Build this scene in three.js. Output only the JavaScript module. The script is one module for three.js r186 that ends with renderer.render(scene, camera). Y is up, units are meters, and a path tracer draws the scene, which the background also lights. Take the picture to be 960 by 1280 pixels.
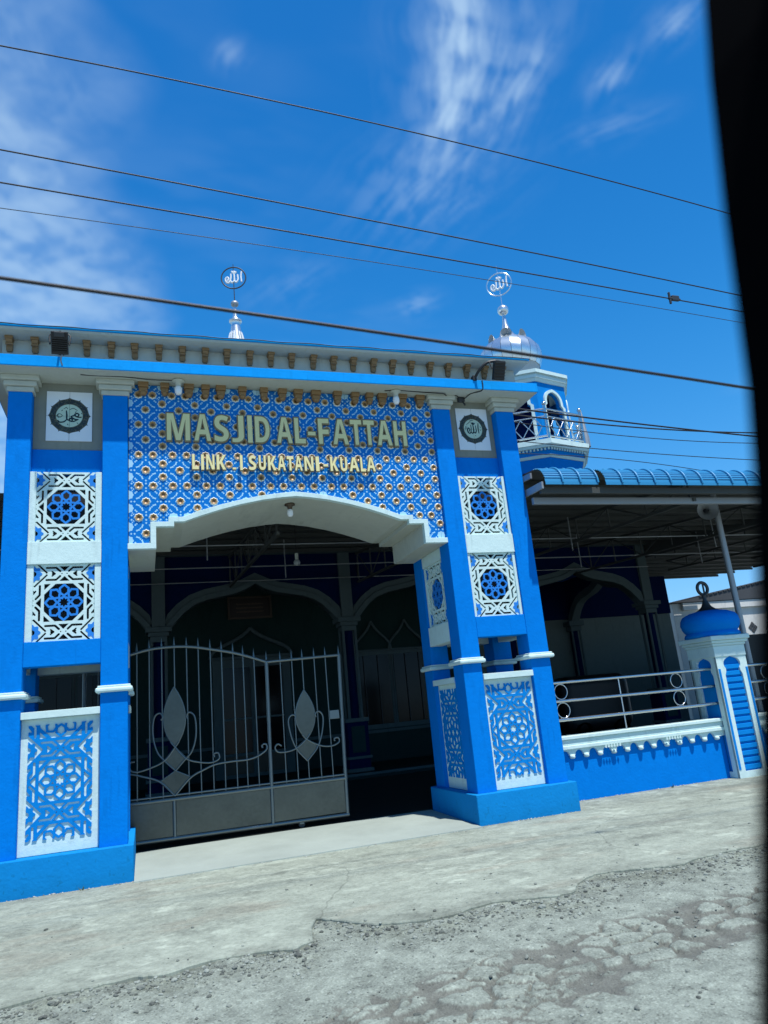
import * as THREE from 'three';
import { RoundedBoxGeometry } from 'three/addons/geometries/RoundedBoxGeometry.js';
import { TextGeometry } from 'three/addons/geometries/TextGeometry.js';
import { FontLoader } from 'three/addons/loaders/FontLoader.js';
import { mergeGeometries, toCreasedNormals } from 'three/addons/utils/BufferGeometryUtils.js';

// ------------------------------------------------------------------ camera, sky, sun, exposure
const scene = new THREE.Scene();
const camera = new THREE.PerspectiveCamera(70.56, 0.75, 0.05, 3000);
camera.position.set(0, 1.5, 8.867);
camera.rotation.order = 'YXZ';
camera.rotation.set(0.2635, -0.3326, -0.0963);
camera.focus = 10; camera.userData.fStop = 3.0;
scene.add(camera);
const renderer = new THREE.WebGLRenderer({ antialias: true });
renderer.toneMapping = THREE.LinearToneMapping;
renderer.toneMappingExposure = 1.12;
renderer.shadowMap.enabled = true;

const SUN = new THREE.Vector3(0.46, 2.75, 1).normalize();
const sun = new THREE.DirectionalLight(new THREE.Color(1, 0.97, 0.92), 5.0);
sun.position.copy(SUN).multiplyScalar(60); sun.target.position.set(3, 2, 0);
sun.castShadow = true; sun.shadow.mapSize.set(4096, 4096); sun.shadow.radius = 1.6;
Object.assign(sun.shadow.camera, { left: -25, right: 25, top: 25, bottom: -25, near: 1, far: 140 });
scene.add(sun, sun.target);

// seeded value noise
function hash(i, j, s) { let h = Math.imul(i, 374761393) ^ Math.imul(j, 668265263) ^ Math.imul(s, 974711); h = Math.imul(h ^ (h >>> 13), 1274126177); h ^= h >>> 16; return (h >>> 0) / 4294967296; }
function vn(x, y, s = 1) { const i = Math.floor(x), j = Math.floor(y); let u = x - i, v = y - j; u = u * u * (3 - 2 * u); v = v * v * (3 - 2 * v); const a = hash(i, j, s), b = hash(i + 1, j, s), c = hash(i, j + 1, s), d = hash(i + 1, j + 1, s); return a + (b - a) * u + (c - a) * v + (a - b - c + d) * u * v; }
function fbm(x, y, o = 4, s = 1) { let t = 0, a = 0.5, n = 0; for (let k = 0; k < o; k++) { t += a * vn(x, y, s + k * 17); n += a; a *= 0.5; x = x * 2.03 + 5.1; y = y * 2.03 + 1.7; } return t / n; }
const sst = (a, b, x) => { x = Math.min(1, Math.max(0, (x - a) / (b - a))); return x * x * (3 - 2 * x); };
let seed = 12345; const rnd = () => { seed = (Math.imul(seed, 1664525) + 1013904223) >>> 0; return seed / 4294967296; };

function makeSky() {
  const W = 2048, H = 1024, d = new Float32Array(W * H * 4);
  // feathers of cirrus in a flat layer: [u, v, direction, length, width, strength]
  const feathers = [[0.48, -0.78, 1.85, 0.16, 0.024, 1.0], [0.525, -0.95, 1.75, 0.09, 0.022, 0.8], [0.54, -0.87, 1.8, 0.17, 0.065, 0.42], [0.61, -0.85, 1.7, 0.09, 0.022, 0.5], [0.56, -1.14, 1.3, 0.12, 0.09, 0.22], [0.80, -0.67, 1.3, 0.035, 0.03, 0.38], [0.765, -0.79, 1.9, 0.045, 0.022, 0.34], [0.84, -0.90, 0.8, 0.07, 0.03, 0.14], [0.15, -0.915, 1.2, 0.03, 0.014, 0.25], [0.69, -1.54, 0.7, 0.05, 0.03, 0.25], [0.35, -1.5, 0.9, 0.10, 0.05, 0.10], [-0.9, -0.4, 1.4, 0.4, 0.08, 0.6], [-0.5, 0.7, 1.8, 0.5, 0.1, 0.6], [1.0, 0.6, 1.5, 0.5, 0.1, 0.5]];
  for (let j = 0; j < H; j++) {
    const el = ((j + 0.5) / H - 0.5) * Math.PI, y = Math.sin(el), c = Math.cos(el);
    for (let i = 0; i < W; i++) {
      const ph = ((i + 0.5) / W - 0.5) * 2 * Math.PI, x = Math.cos(ph) * c, z = Math.sin(ph) * c, o = (j * W + i) * 4;
      const e = Math.max(0, y), t = Math.pow(1 - e, 2.6);
      let r = 0.013 + 0.01 * t + 0.25 * t * t + 0.2 * Math.pow(t, 4.2), g = 0.152 + 0.34 * t + 0.25 * t * t, b = 0.50 + 0.70 * t - 0.25 * Math.pow(t, 4);
      const mu = x * SUN.x + y * SUN.y + z * SUN.z, gl = Math.pow(Math.max(0, mu), 14); r += 0.10 * gl; g += 0.13 * gl; b += 0.15 * gl;
      if (y > 0.02) {
        const u = x / y, v = z / y; let den = 0;
        const wu = u + 0.10 * (fbm(u * 3, v * 3, 3, 5) - 0.5), wv = v + 0.10 * (fbm(u * 3 + 9, v * 3, 3, 6) - 0.5);
        for (const [fu, fv, dr, ln, wd, st] of feathers) {
          const du = wu - fu, dv = wv - fv, ca = Math.cos(dr), sa = Math.sin(dr), p = (du * ca + dv * sa) / ln, q = (-du * sa + dv * ca) / wd, m = p * p + q * q * 0.6;
          if (m < 5) { const al = du * ca + dv * sa, ac = -du * sa + dv * ca, fib = 0.55 * fbm(al * 7 + 1.0 * fbm(al * 7, ac * 12, 3, 33), ac * 60 + 2.2 * fbm(al * 9, ac * 9, 2, 37), 6, 31) + 0.45 * fbm(du * 24 + 2 * fbm(du * 14, dv * 14, 3, 38), dv * 24, 6, 35); den += st * Math.exp(-m * 0.8) * sst(0.30, 0.74, fib) * 1.35; }
        }
        // a wide soft veil to the left, thin veils elsewhere
        const edge = -0.085 - 0.13 * (v + 1.0) + 0.2 * (fbm(u * 4, v * 4, 4, 71) - 0.5), mott = 0.6 * fbm(u * 7 + 3, v * 9, 6, 41) + 0.4 * fbm(u * 30 + 2 * fbm(u * 12, v * 12, 3, 43), v * 26, 5, 44);
        den += 0.75 * sst(0.10, -0.18, u - edge) * sst(-0.2, -0.8, v) * (0.28 + 0.95 * sst(0.25, 0.75, mott)) * (1 - 0.55 * sst(-0.55, -1.2, u));
        den += 0.07 * sst(0.52, 0.85, fbm(u * 1.3 + 20, v * 1.7, 5, 51)) * sst(0.3, 0.7, fbm(u * 5, v * 12, 4, 61));
        den *= sst(0.02, 0.2, y); den = 1 - Math.exp(-den);
        r += (0.62 - r) * den * 0.75; g += (0.80 - g) * den * 0.78; b += (0.95 - b) * den * 0.8;
      }
      if (y < 0) { const k = sst(0, -0.05, y); r += (0.22 - r) * k; g += (0.25 - g) * k; b += (0.24 - b) * k; }
      d[o] = r; d[o + 1] = g; d[o + 2] = b; d[o + 3] = 1;
    }
  }
  const t = new THREE.DataTexture(d, W, H, THREE.RGBAFormat, THREE.FloatType);
  t.mapping = THREE.EquirectangularReflectionMapping; t.magFilter = t.minFilter = THREE.LinearFilter; t.wrapS = THREE.RepeatWrapping; t.needsUpdate = true;
  return t;
}
scene.background = makeSky(); scene.environment = scene.background;

// ------------------------------------------------------------------ helpers
const V = (x, y, z) => new THREE.Vector3(x, y, z);
const used = {};
function numbered(n) { if (!(n in used)) { used[n] = 0; return n; } used[n]++; return n + '_' + String(used[n]).padStart(3, '0'); }
function info(o, label, category, group) { o.userData.label = label; if (category) o.userData.category = category; if (group) o.userData.group = group; return o; }
function thing(name, label, category, pos = [0, 0, 0], group) { const o = new THREE.Group(); o.name = numbered(name); o.position.set(...pos); info(o, label, category, group); scene.add(o); return o; }
function struct(name, geo, mat) { const m = new THREE.Mesh(geo, mat); m.name = numbered(name); m.userData.kind = 'structure'; m.castShadow = m.receiveShadow = true; scene.add(m); return m; }
function part(parent, name, geo, mat, pos, rot) { const m = new THREE.Mesh(geo, mat); m.name = name; m.castShadow = m.receiveShadow = true; if (pos) m.position.set(...pos); if (rot) m.rotation.set(...rot); parent.add(m); return m; }
function uvm(g) { // planar uv in metres by dominant normal
  if (!g.attributes.normal) g.computeVertexNormals();
  const p = g.attributes.position, n = g.attributes.normal, uv = new Float32Array(p.count * 2);
  for (let i = 0; i < p.count; i++) { const ax = Math.abs(n.getX(i)), ay = Math.abs(n.getY(i)), az = Math.abs(n.getZ(i)), x = p.getX(i), y = p.getY(i), z = p.getZ(i); let a, b; if (ay >= ax && ay >= az) { a = x; b = z; } else if (ax >= az) { a = z + 0.37; b = y; } else { a = x; b = y; } uv[2 * i] = a; uv[2 * i + 1] = b; }
  g.setAttribute('uv', new THREE.BufferAttribute(uv, 2)); return g;
}
function box(x0, x1, y0, y1, z0, z1, r = 0.006) { const w = x1 - x0, h = y1 - y0, d = z1 - z0; const g = r > 0 ? new RoundedBoxGeometry(w, h, d, 1, Math.min(r, w / 2.2, h / 2.2, d / 2.2)) : new THREE.BoxGeometry(w, h, d); g.translate((x0 + x1) / 2, (y0 + y1) / 2, (z0 + z1) / 2); return uvm(g); }
function norm(g) { const h = g.index ? g.toNonIndexed() : g; for (const k of Object.keys(h.attributes)) if (!['position', 'normal', 'uv'].includes(k)) h.deleteAttribute(k); h.morphAttributes = {}; return h; }
function merge(gs) { return mergeGeometries(gs.map(norm)); }
function tube(pts, r, seg = 24, rs = 6, closed = false) { return new THREE.TubeGeometry(new THREE.CatmullRomCurve3(pts.map(p => p.isVector3 ? p : V(...p)), closed), seg, r, rs, closed); }
function cyl(a, b, r, r2 = r, n = 10) { a = V(...a); b = V(...b); const d = b.clone().sub(a), g = new THREE.CylinderGeometry(r2, r, d.length(), n); g.applyQuaternion(new THREE.Quaternion().setFromUnitVectors(V(0, 1, 0), d.clone().normalize())); g.translate(...a.add(b).multiplyScalar(0.5).toArray()); return g; }
function beam(a, b, w, h) { a = V(...a); b = V(...b); const d = b.clone().sub(a), L = d.length(), g = new THREE.BoxGeometry(w, h, L); const m = new THREE.Matrix4().lookAt(b, a, V(0, 1, 0.001)); m.setPosition(a.add(b).multiplyScalar(0.5)); g.applyMatrix4(m); return uvm(g); }
function lathe(prof, n = 32) { return new THREE.LatheGeometry(prof.map(([r, y]) => new THREE.Vector2(r, y)), n); }
function extr(shape, z0, z1, bevel = 0) { const g = new THREE.ExtrudeGeometry(shape, { depth: z1 - z0 - 2 * bevel, bevelEnabled: bevel > 0, bevelThickness: bevel, bevelSize: bevel, bevelSegments: 1, curveSegments: 10 }); g.translate(0, 0, z0 + bevel); return uvm(g); }
function poly(pts) { const s = new THREE.Shape(); pts.forEach(([x, y], i) => i ? s.lineTo(x, y) : s.moveTo(x, y)); s.closePath(); return s; }

// contour of a distance field -> extruded panel with holes
function fieldShape(f, x0, x1, y0, y1, st) {
  const nx = Math.round((x1 - x0) / st) + 3, ny = Math.round((y1 - y0) / st) + 3, sx = (x1 - x0) / (nx - 3), sy = (y1 - y0) / (ny - 3), X = i => x0 + (i - 1) * sx, Y = j => y0 + (j - 1) * sy, g = new Float32Array(nx * ny);
  for (let j = 0; j < ny; j++) for (let i = 0; i < nx; i++) g[j * nx + i] = (i === 0 || j === 0 || i === nx - 1 || j === ny - 1) ? 0.002 : f(X(i), Y(j));
  const next = new Map(), pt = new Map();
  const edge = (i, j, k) => { const id = (j * nx + i) * 2 + k; if (!pt.has(id)) { const a = g[j * nx + i], b = k ? g[(j + 1) * nx + i] : g[j * nx + i + 1], t = Math.min(0.98, Math.max(0.02, a / (a - b))); pt.set(id, k ? [X(i), Y(j) + t * sy] : [X(i) + t * sx, Y(j)]); } return id; };
  for (let j = 0; j < ny - 1; j++) for (let i = 0; i < nx - 1; i++) {
    const a = g[j * nx + i] < 0, b = g[j * nx + i + 1] < 0, c = g[(j + 1) * nx + i + 1] < 0, d = g[(j + 1) * nx + i] < 0, m = a | b << 1 | c << 2 | d << 3;
    if (m === 0 || m === 15) continue;
    const B = () => edge(i, j, 0), R = () => edge(i + 1, j, 1), T = () => edge(i, j + 1, 0), L = () => edge(i, j, 1), s = (p, q) => next.set(p, q);
    switch (m) { case 1: s(B(), L()); break; case 2: s(R(), B()); break; case 3: s(R(), L()); break; case 4: s(T(), R()); break; case 5: s(B(), L()); s(T(), R()); break; case 6: s(T(), B()); break; case 7: s(T(), L()); break; case 8: s(L(), T()); break; case 9: s(B(), T()); break; case 10: s(R(), B()); s(L(), T()); break; case 11: s(R(), T()); break; case 12: s(L(), R()); break; case 13: s(B(), R()); break; case 14: s(L(), B()); break; }
  }
  const loops = []; while (next.size) { const st0 = next.keys().next().value; let k = st0; const lp = []; while (next.has(k)) { lp.push(pt.get(k)); const n = next.get(k); next.delete(k); k = n; } if (lp.length > 5) loops.push(lp); }
  const area = l => { let s = 0; for (let i = 0; i < l.length; i++) { const a = l[i], b = l[(i + 1) % l.length]; s += a[0] * b[1] - b[0] * a[1]; } return s / 2; };
  const simp = l => { const tol = st * 0.16, rec = (a, b) => { let md = 0, mi = -1; const [ax, ay] = l[a], [bx, by] = l[b % l.length], L = Math.hypot(bx - ax, by - ay) || 1e-9; for (let i = a + 1; i < b; i++) { const d = Math.abs((l[i][0] - ax) * (by - ay) - (l[i][1] - ay) * (bx - ax)) / L; if (d > md) { md = d; mi = i; } } return md > tol ? [...rec(a, mi), ...rec(mi, b)] : [l[a]]; }; const h = l.length >> 1; return [...rec(0, h), ...rec(h, l.length)]; };
  const outs = [], holes = [];
  for (const l of loops) { const A = area(l); if (Math.abs(A) < st * st * 3) continue; (A > 0 ? outs : holes).push({ l: simp(l), A: Math.abs(A) }); }
  // the winding that encloses solid: decide by the largest loop
  if (holes.length && (!outs.length || holes.reduce((m, o) => Math.max(m, o.A), 0) > outs.reduce((m, o) => Math.max(m, o.A), 0))) { const t = outs.splice(0), u = holes.splice(0); outs.push(...u); holes.push(...t); }
  const inside = (p, l) => { let c = false; for (let i = 0, j = l.length - 1; i < l.length; j = i++) if ((l[i][1] > p[1]) !== (l[j][1] > p[1]) && p[0] < (l[j][0] - l[i][0]) * (p[1] - l[i][1]) / (l[j][1] - l[i][1]) + l[i][0]) c = !c; return c; };
  outs.sort((a, b) => a.A - b.A);
  const shapes = outs.map(o => ({ o, s: poly(o.l) }));
  for (const h of holes) { const w = shapes.find(s => s.o.A > h.A && inside(h.l[0], s.o.l)); if (w) { const p = new THREE.Path(); h.l.forEach(([x, y], i) => i ? p.lineTo(x, y) : p.moveTo(x, y)); p.closePath(); w.s.holes.push(p); } }
  return shapes.map(s => s.s);
}
const segd = (px, py, ax, ay, bx, by) => { const dx = bx - ax, dy = by - ay, t = Math.min(1, Math.max(0, ((px - ax) * dx + (py - ay) * dy) / (dx * dx + dy * dy))); return Math.hypot(px - ax - t * dx, py - ay - t * dy); };

// ------------------------------------------------------------------ materials
function texture(w, h, fn, srgb = false) { const d = new Uint8Array(w * h * 4); for (let j = 0; j < h; j++) for (let i = 0; i < w; i++) { const c = fn(i, j), o = (j * w + i) * 4; if (typeof c === 'number') d[o] = d[o + 1] = d[o + 2] = Math.max(0, Math.min(255, c * 255)); else for (let k = 0; k < 3; k++) d[o + k] = Math.max(0, Math.min(255, c[k] * 255)); d[o + 3] = 255; } const t = new THREE.DataTexture(d, w, h, THREE.RGBAFormat); t.wrapS = t.wrapT = THREE.RepeatWrapping; t.magFilter = THREE.LinearFilter; t.minFilter = THREE.LinearMipmapLinearFilter; t.generateMipmaps = true; if (srgb) t.colorSpace = THREE.SRGBColorSpace; t.needsUpdate = true; return t; }
const rep = (t, s) => { t.repeat.set(1 / s, 1 / s); return t; };
// tileable fbm on a period
function tfbm(x, y, per, o, s) { let t = 0, a = 0.5, n = 0, p = per; for (let k = 0; k < o; k++) { const X = x * p, Y = y * p, i = Math.floor(X), j = Math.floor(Y); let u = X - i, v = Y - j; u = u * u * (3 - 2 * u); v = v * v * (3 - 2 * v); const w = q => ((q % p) + p) % p; const A = hash(w(i), w(j), s + k), B = hash(w(i + 1), w(j), s + k), C = hash(w(i), w(j + 1), s + k), D = hash(w(i + 1), w(j + 1), s + k); t += a * (A + (B - A) * u + (C - A) * v + (A - B - C + D) * u * v); n += a; a *= 0.55; p *= 2; } return t / n; }
const plasterBump = rep(texture(512, 512, (i, j) => 0.65 * tfbm(i / 512, j / 512, 8, 5, 3) + 0.35 * tfbm(i / 512, j / 512, 48, 3, 9)), 1.1);
const wearMap = rep(texture(1024, 1024, (i, j) => { const x = i / 1024, y = j / 1024; const a = tfbm(x, y, 4, 5, 21), b = tfbm(x, y, 40, 3, 25), s = tfbm(x * 1, y * 0.25, 24, 3, 28); const st = tfbm(x, y * 0.12, 60, 3, 29); let m = 0.91 + 0.15 * (a - 0.5) + 0.08 * (b - 0.5) - 0.10 * sst(0.55, 0.8, s) * sst(0.4, 0.7, a) - 0.10 * sst(0.62, 0.82, st) * sst(0.4, 0.65, a); return [m, m, m * 0.995]; }), 2.7);
// painted plinths: dust and splash marks rising from the paving, scuffs and small chips
const baseMap = rep(texture(1024, 1024, (i, j) => { const x = i / 1024, y = j / 1024 * 2.7, a = tfbm(x, j / 1024, 5, 5, 301), b = tfbm(x, j / 1024, 50, 3, 303), yy = Math.min(y, Math.abs(2.7 - y)); let m = 0.92 + 0.12 * (a - 0.5) + 0.07 * (b - 0.5); const sp = sst(0.26, 0.0, yy + 0.22 * (tfbm(x, j / 1024, 22, 4, 305) - 0.5)) * 0.3, ch = (tfbm(x, j / 1024, 60, 2, 307) > 0.80 && a > 0.45) ? 0.35 : 0; const k = Math.min(0.75, sp + ch), c = [m, m, m]; return [c[0] * (1 - k) + k * 1.0, c[1] * (1 - k * 0.35), c[2] * (1 - k * 0.45)]; }), 2.7);
const paint = (r, g, b, o = {}) => new THREE.MeshPhysicalMaterial({ specularIntensity: o.spec ?? 0.12, color: new THREE.Color().setRGB(r, g, b), roughness: o.rough ?? 0.85, map: o.map ?? wearMap, bumpMap: plasterBump, bumpScale: o.bump ?? 0.004 });
const plain = (r, g, b, rough = 0.6, metal = 0, o = {}) => new THREE.MeshStandardMaterial({ color: new THREE.Color().setRGB(r, g, b), roughness: rough, metalness: metal, ...o });
const M = {
  blue: paint(0.0, 0.212, 0.72, { bump: 0.005 }), blue2: paint(0.003, 0.235, 0.68, { bump: 0.003 }), blueBase: paint(0.006, 0.245, 0.62, { bump: 0.005, map: baseMap }), blueSkylit: paint(0.004, 0.33, 0.86, { bump: 0.004 }), roseBlue: paint(0.03, 0.24, 0.72), darkBlue: paint(0.001, 0.010, 0.06),  // roof edges: same blue paint, lightened as if catching the sky
  white: paint(0.64, 0.82, 0.80), offWhite: paint(0.53, 0.56, 0.49), grey: paint(0.27, 0.285, 0.24), trim: paint(0.10, 0.135, 0.14),  // trim: pale porch mouldings with the shade put into their colour
  teal: paint(0.015, 0.05, 0.05), innerWall: paint(0.02, 0.045, 0.043), gold: plain(0.30, 0.17, 0.06, 0.4, 0.25), goldDark: plain(0.26, 0.155, 0.065, 0.55, 0.1),  // innerWall, like darkBlue, is darkened to put porch shade into the paint
  letter: plain(0.76, 0.69, 0.33, 0.5, 0.0), letterSide: plain(0.22, 0.17, 0.08, 0.5),
  steel: plain(0.19, 0.215, 0.21, 0.38, 0.8), steelPanel: null, tubeSteel: plain(0.6, 0.62, 0.62, 0.22, 1), chrome: plain(0.72, 0.78, 0.80, 0.26, 0.85),
  black: plain(0.012, 0.012, 0.013, 0.5), rubber: new THREE.MeshPhysicalMaterial({ color: new THREE.Color().setRGB(0.0015, 0.0015, 0.0018), roughness: 1, specularIntensity: 0.05 }), darkMetal: plain(0.05, 0.055, 0.06, 0.5, 0.5), galv: plain(0.34, 0.36, 0.37, 0.5, 0.6),
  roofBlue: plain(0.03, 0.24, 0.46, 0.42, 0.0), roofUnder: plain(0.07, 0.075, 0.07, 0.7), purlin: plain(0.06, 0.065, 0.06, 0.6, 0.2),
  bulb: plain(0.82, 0.84, 0.84, 0.25), glassDark: new THREE.MeshPhysicalMaterial({ color: 0x050808, roughness: 0.12, specularIntensity: 0.35 }), wood: plain(0.07, 0.045, 0.025, 0.5),
  grout: plain(0.05, 0.12, 0.25, 0.9), dust: plain(0.34, 0.35, 0.32, 0.95), wing: paint(0.17, 0.21, 0.20), house: paint(0.72, 0.72, 0.68), darkRoof: plain(0.05, 0.055, 0.06, 0.8),
};
M.steelPanel = new THREE.MeshStandardMaterial({ color: new THREE.Color().setRGB(0.165, 0.175, 0.16), metalness: 0.85, roughness: 0.36, map: rep(texture(512, 512, (i, j) => { const x = i / 512, y = j / 512, m = 0.70 + 0.45 * (tfbm(x, y, 3, 4, 81) - 0.4) + 0.10 * (tfbm(x, y, 40, 2, 82) - 0.5) - 0.06 * sst(0.62, 0.75, tfbm(x, y, 12, 3, 83)); return [m, m, m * 0.96]; }), 1.3) });

// ------------------------------------------------------------------ ground, road, pavement
const EDGE = [[-14, 3.6], [-8, 3.55], [-4, 3.6], [-2.2, 3.52], [-1.07, 3.49], [-0.83, 3.41], [-0.55, 3.35], [-0.22, 3.35], [-0.08, 3.33], [0.12, 3.4], [0.34, 3.3], [0.69, 3.3], [0.94, 3.41], [1.09, 3.3], [1.16, 2.95], [1.24, 2.76], [1.41, 2.97], [1.58, 3.23], [1.86, 3.32], [2.1, 3.34], [2.49, 3.22], [2.71, 3.27], [2.9, 3.36], [3.15, 3.38], [3.32, 3.15], [3.59, 2.99], [3.93, 3.07], [4.32, 3.2], [4.53, 3.1], [4.87, 3.09], [5.32, 3.06], [6.4, 3.1], [8, 3.0], [11, 3.1], [16, 3.05], [26, 3.1]];
const edgeZ = x => { for (let i = 1; i < EDGE.length; i++) if (x <= EDGE[i][0]) { const [a, b] = EDGE[i - 1], [c, d] = EDGE[i]; return b + (d - b) * (x - a) / (c - a); } return 3.1; };
const RX0 = -3.5, RX1 = 7.5, RZ0 = 2.55, RZ1 = 6.6;
// broken asphalt: flat islands with worn gullies between them
function cell(x, z) { const i = Math.floor(x), j = Math.floor(z); let a = 9, b = 9; for (let p = -1; p < 2; p++) for (let q = -1; q < 2; q++) { const cx = i + p + hash(i + p, j + q, 91), cz = j + q + hash(i + p, j + q, 92), d = Math.hypot(x - cx, z - cz); if (d < a) { b = a; a = d; } else if (d < b) b = d; } return b - a; }
function roadAt(x, z) {
  const wx = x + 0.16 * (fbm(x * 5, z * 5, 4, 101) - 0.5), wz = z + 0.13 * (fbm(x * 5 + 7, z * 5, 4, 102) - 0.5);
  const line = 4.52 - 0.16 * (x - 1.5) + 0.25 * (fbm(x * 1.7, z * 1.7, 3, 105) - 0.5), dz = z - line;     // the worn strip runs along the road
  const worn = sst(-0.30, -0.02, dz) * sst(0.85, 0.35, dz) * sst(0.2, 1.3, x + (z - 4.5) * 0.8) * sst(0.28, 0.55, fbm(x * 1.1 + 3, z * 1.6, 3, 108) + 0.10);
  const wide = 0.16 + 0.38 * sst(0.35, 0.7, fbm(x * 2.1, z * 3, 3, 112)), c1 = cell(wx * 4.0, wz * 5.6) + 0.34 * (fbm(x * 17, z * 22, 4, 110) - 0.5), c2 = cell(wx * 9 + 4, wz * 11) + 0.5 * (fbm(x * 30, z * 36, 3, 111) - 0.5);
  const gap = Math.max(1 - sst(wide * 0.35, wide, c1), 0.55 * (1 - sst(0.02, 0.2, c2)) * sst(0.45, 0.7, fbm(x * 1.6 + 9, z * 2, 3, 113)));
  const deep = worn * gap;
  const verge = sst(0.55, 0.05, z - edgeZ(x) - 0.25 * (fbm(x * 3, z * 3, 3, 115) - 0.5));
  const grain = fbm(x * 40, z * 40, 3, 120), coarse = fbm(x * 9, z * 9, 4, 122);
  let h = -0.042 + 0.022 * verge - 0.026 * deep + 0.014 * (coarse - 0.5) + 0.010 * (grain - 0.5) * (0.6 + verge) + 0.020 * verge * (fbm(x * 6, z * 16, 3, 125) - 0.5);
  return { h, deep, verge, grain, coarse };
}
{
  const W = 2048, H = 754;
  const map = texture(W, H, (i, j) => {
    const x = RX0 + (i + 0.5) / W * (RX1 - RX0), z = RZ1 - (j + 0.5) / H * (RZ1 - RZ0), { deep, verge, coarse } = roadAt(x, z);
    const fine = hash(i, j, 131), stone = hash(i >> 1, j >> 1, 133), track = sst(0.25, 0.0, Math.abs(z - edgeZ(x) - 0.78));
    let m = 0.228 + 0.16 * (coarse - 0.5) + 0.12 * (fine - 0.5) + 0.10 * (fbm(x * 22, z * 22, 3, 138) - 0.5) + (stone > 0.93 ? 0.09 : stone < 0.06 ? -0.09 : 0) + 0.03 * track - 0.02 * verge + 0.06 * (fbm(x * 1.2, z * 3, 3, 137) - 0.5);
    let c = [m * 0.90, m * 1.03, m * 0.87];
    const br = 0.115 + 0.07 * (fine - 0.5) + 0.06 * (coarse - 0.5), k = 0.85 * sst(0.05, 0.5, deep); c = [c[0] + (br * 0.97 - c[0]) * k, c[1] + (br * 1.0 - c[1]) * k, c[2] + (br * 0.86 - c[2]) * k];
    const v = verge * sst(0.4, 0.7, fbm(x * 5, z * 14, 4, 139)) * 0.5; c = [c[0] * (1 - v * 0.3), c[1] * (1 - v * 0.32), c[2] * (1 - v * 0.42)];
    return c;
  });
  map.wrapS = map.wrapT = THREE.ClampToEdgeWrapping;
  const nx = 640, nz = 250, g = new THREE.PlaneGeometry(RX1 - RX0, RZ1 - RZ0, nx, nz); g.rotateX(-Math.PI / 2); g.translate((RX0 + RX1) / 2, 0, (RZ0 + RZ1) / 2);
  const p = g.attributes.position; for (let i = 0; i < p.count; i++) p.setY(i, roadAt(p.getX(i), p.getZ(i)).h); g.computeVertexNormals();
  const grit = texture(512, 512, (i, j) => 0.6 * hash(i, j, 141) + 0.4 * tfbm(i / 512, j / 512, 64, 2, 143)); grit.repeat.set(9, 3.3);
  struct('road', g, new THREE.MeshStandardMaterial({ map, roughness: 0.95, bumpMap: grit, bumpScale: 0.004 }));
  const far = texture(512, 512, (i, j) => { const m = 0.29 + 0.12 * (tfbm(i / 512, j / 512, 6, 5, 151) - 0.5) + 0.08 * (hash(i, j, 152) - 0.5); return [m * 0.88, m, m * 0.93]; }); rep(far, 3);
  const fm = new THREE.MeshStandardMaterial({ map: far, roughness: 0.95 });
  const gg = new THREE.PlaneGeometry(2400, 2400); gg.rotateX(-Math.PI / 2); gg.translate(0, -0.11, 0); struct('ground', uvm(gg), fm);
  // the rest of the road beyond the worn piece
  const rs = [[-60, RX0, 2.4, 14], [RX1, 90, 2.4, 14], [RX0, RX1, RZ1, 14]].map(([a, b, c, d]) => { const q = new THREE.PlaneGeometry(b - a, d - c); q.rotateX(-Math.PI / 2); q.translate((a + b) / 2, -0.05, (c + d) / 2); return uvm(q); });
  struct('road', merge(rs), fm);
  // concrete apron with a broken edge
  const fineEdge = []; for (let x = 26; x >= -14; x -= (x > 7 || x < -2.5) ? 0.25 : 0.03) fineEdge.push([x, -(edgeZ(x) + 0.05 * (fbm(x * 9, 2, 3, 161) - 0.5) + 0.025 * (fbm(x * 40, 5, 2, 162) - 0.5))]);
  const s = poly([[-14, 1.6], [26, 1.6], ...fineEdge]);
  const eg = new THREE.ExtrudeGeometry(s, { depth: 0.075, bevelEnabled: true, bevelThickness: 0.008, bevelSize: 0.006, bevelSegments: 1 }); eg.rotateX(-Math.PI / 2); eg.translate(0, -0.083, 0); uvm(eg);
  { const uv = eg.attributes.uv, q = eg.attributes.position; for (let i = 0; i < q.count; i++) uv.setXY(i, (q.getX(i) + 2) / 11.5, (q.getZ(i) + 0.7) / 4.3); }
  const cm = texture(2048, 1024, (i, j) => {
    const x = i / 2048 * 11.5 - 2, z = j / 1024 * 4.3 - 0.7, a = fbm(x * 0.9, z * 1.5, 4, 171), b = fbm(x * 7, z * 9, 5, 172), f = hash(i, j, 174);
    const ux = x + 0.35 * (fbm(x * 1.5, z * 1.5, 3, 178) - 0.5), uz = z + 0.25 * (fbm(x * 1.5 + 5, z * 1.5, 3, 179) - 0.5), fl = fbm(ux * 7, uz * 11, 6, 173);
    let m = 0.287 + 0.12 * (a - 0.5) + 0.12 * (b - 0.5) + 0.07 * (f - 0.5) + 0.13 * (fbm(x * 38, z * 38, 3, 186) - 0.5); { const sp = hash(i >> 1, j >> 1, 187); m += sp > 0.985 ? -0.10 : sp < 0.012 ? 0.09 : 0; }
    m += 0.10 * sst(0.58, 0.74, fl) * sst(0.32, 0.62, fbm(x * 1.3, z * 1.8, 3, 183));            // pale cement flecks
    m -= 0.05 * sst(0.60, 0.78, fbm(x * 3.1 + 4, z * 4.4, 4, 184));
    let c = [m * 0.915, m * 1.035, m * 0.85];
    const rust = sst(0.55, 0.8, fbm(x * 1.3 + 8, z * 3.2, 4, 175)) * 0.38; c = [c[0] * (1 - rust * 0.06), c[1] * (1 - rust * 0.24), c[2] * (1 - rust * 0.30)];
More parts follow.
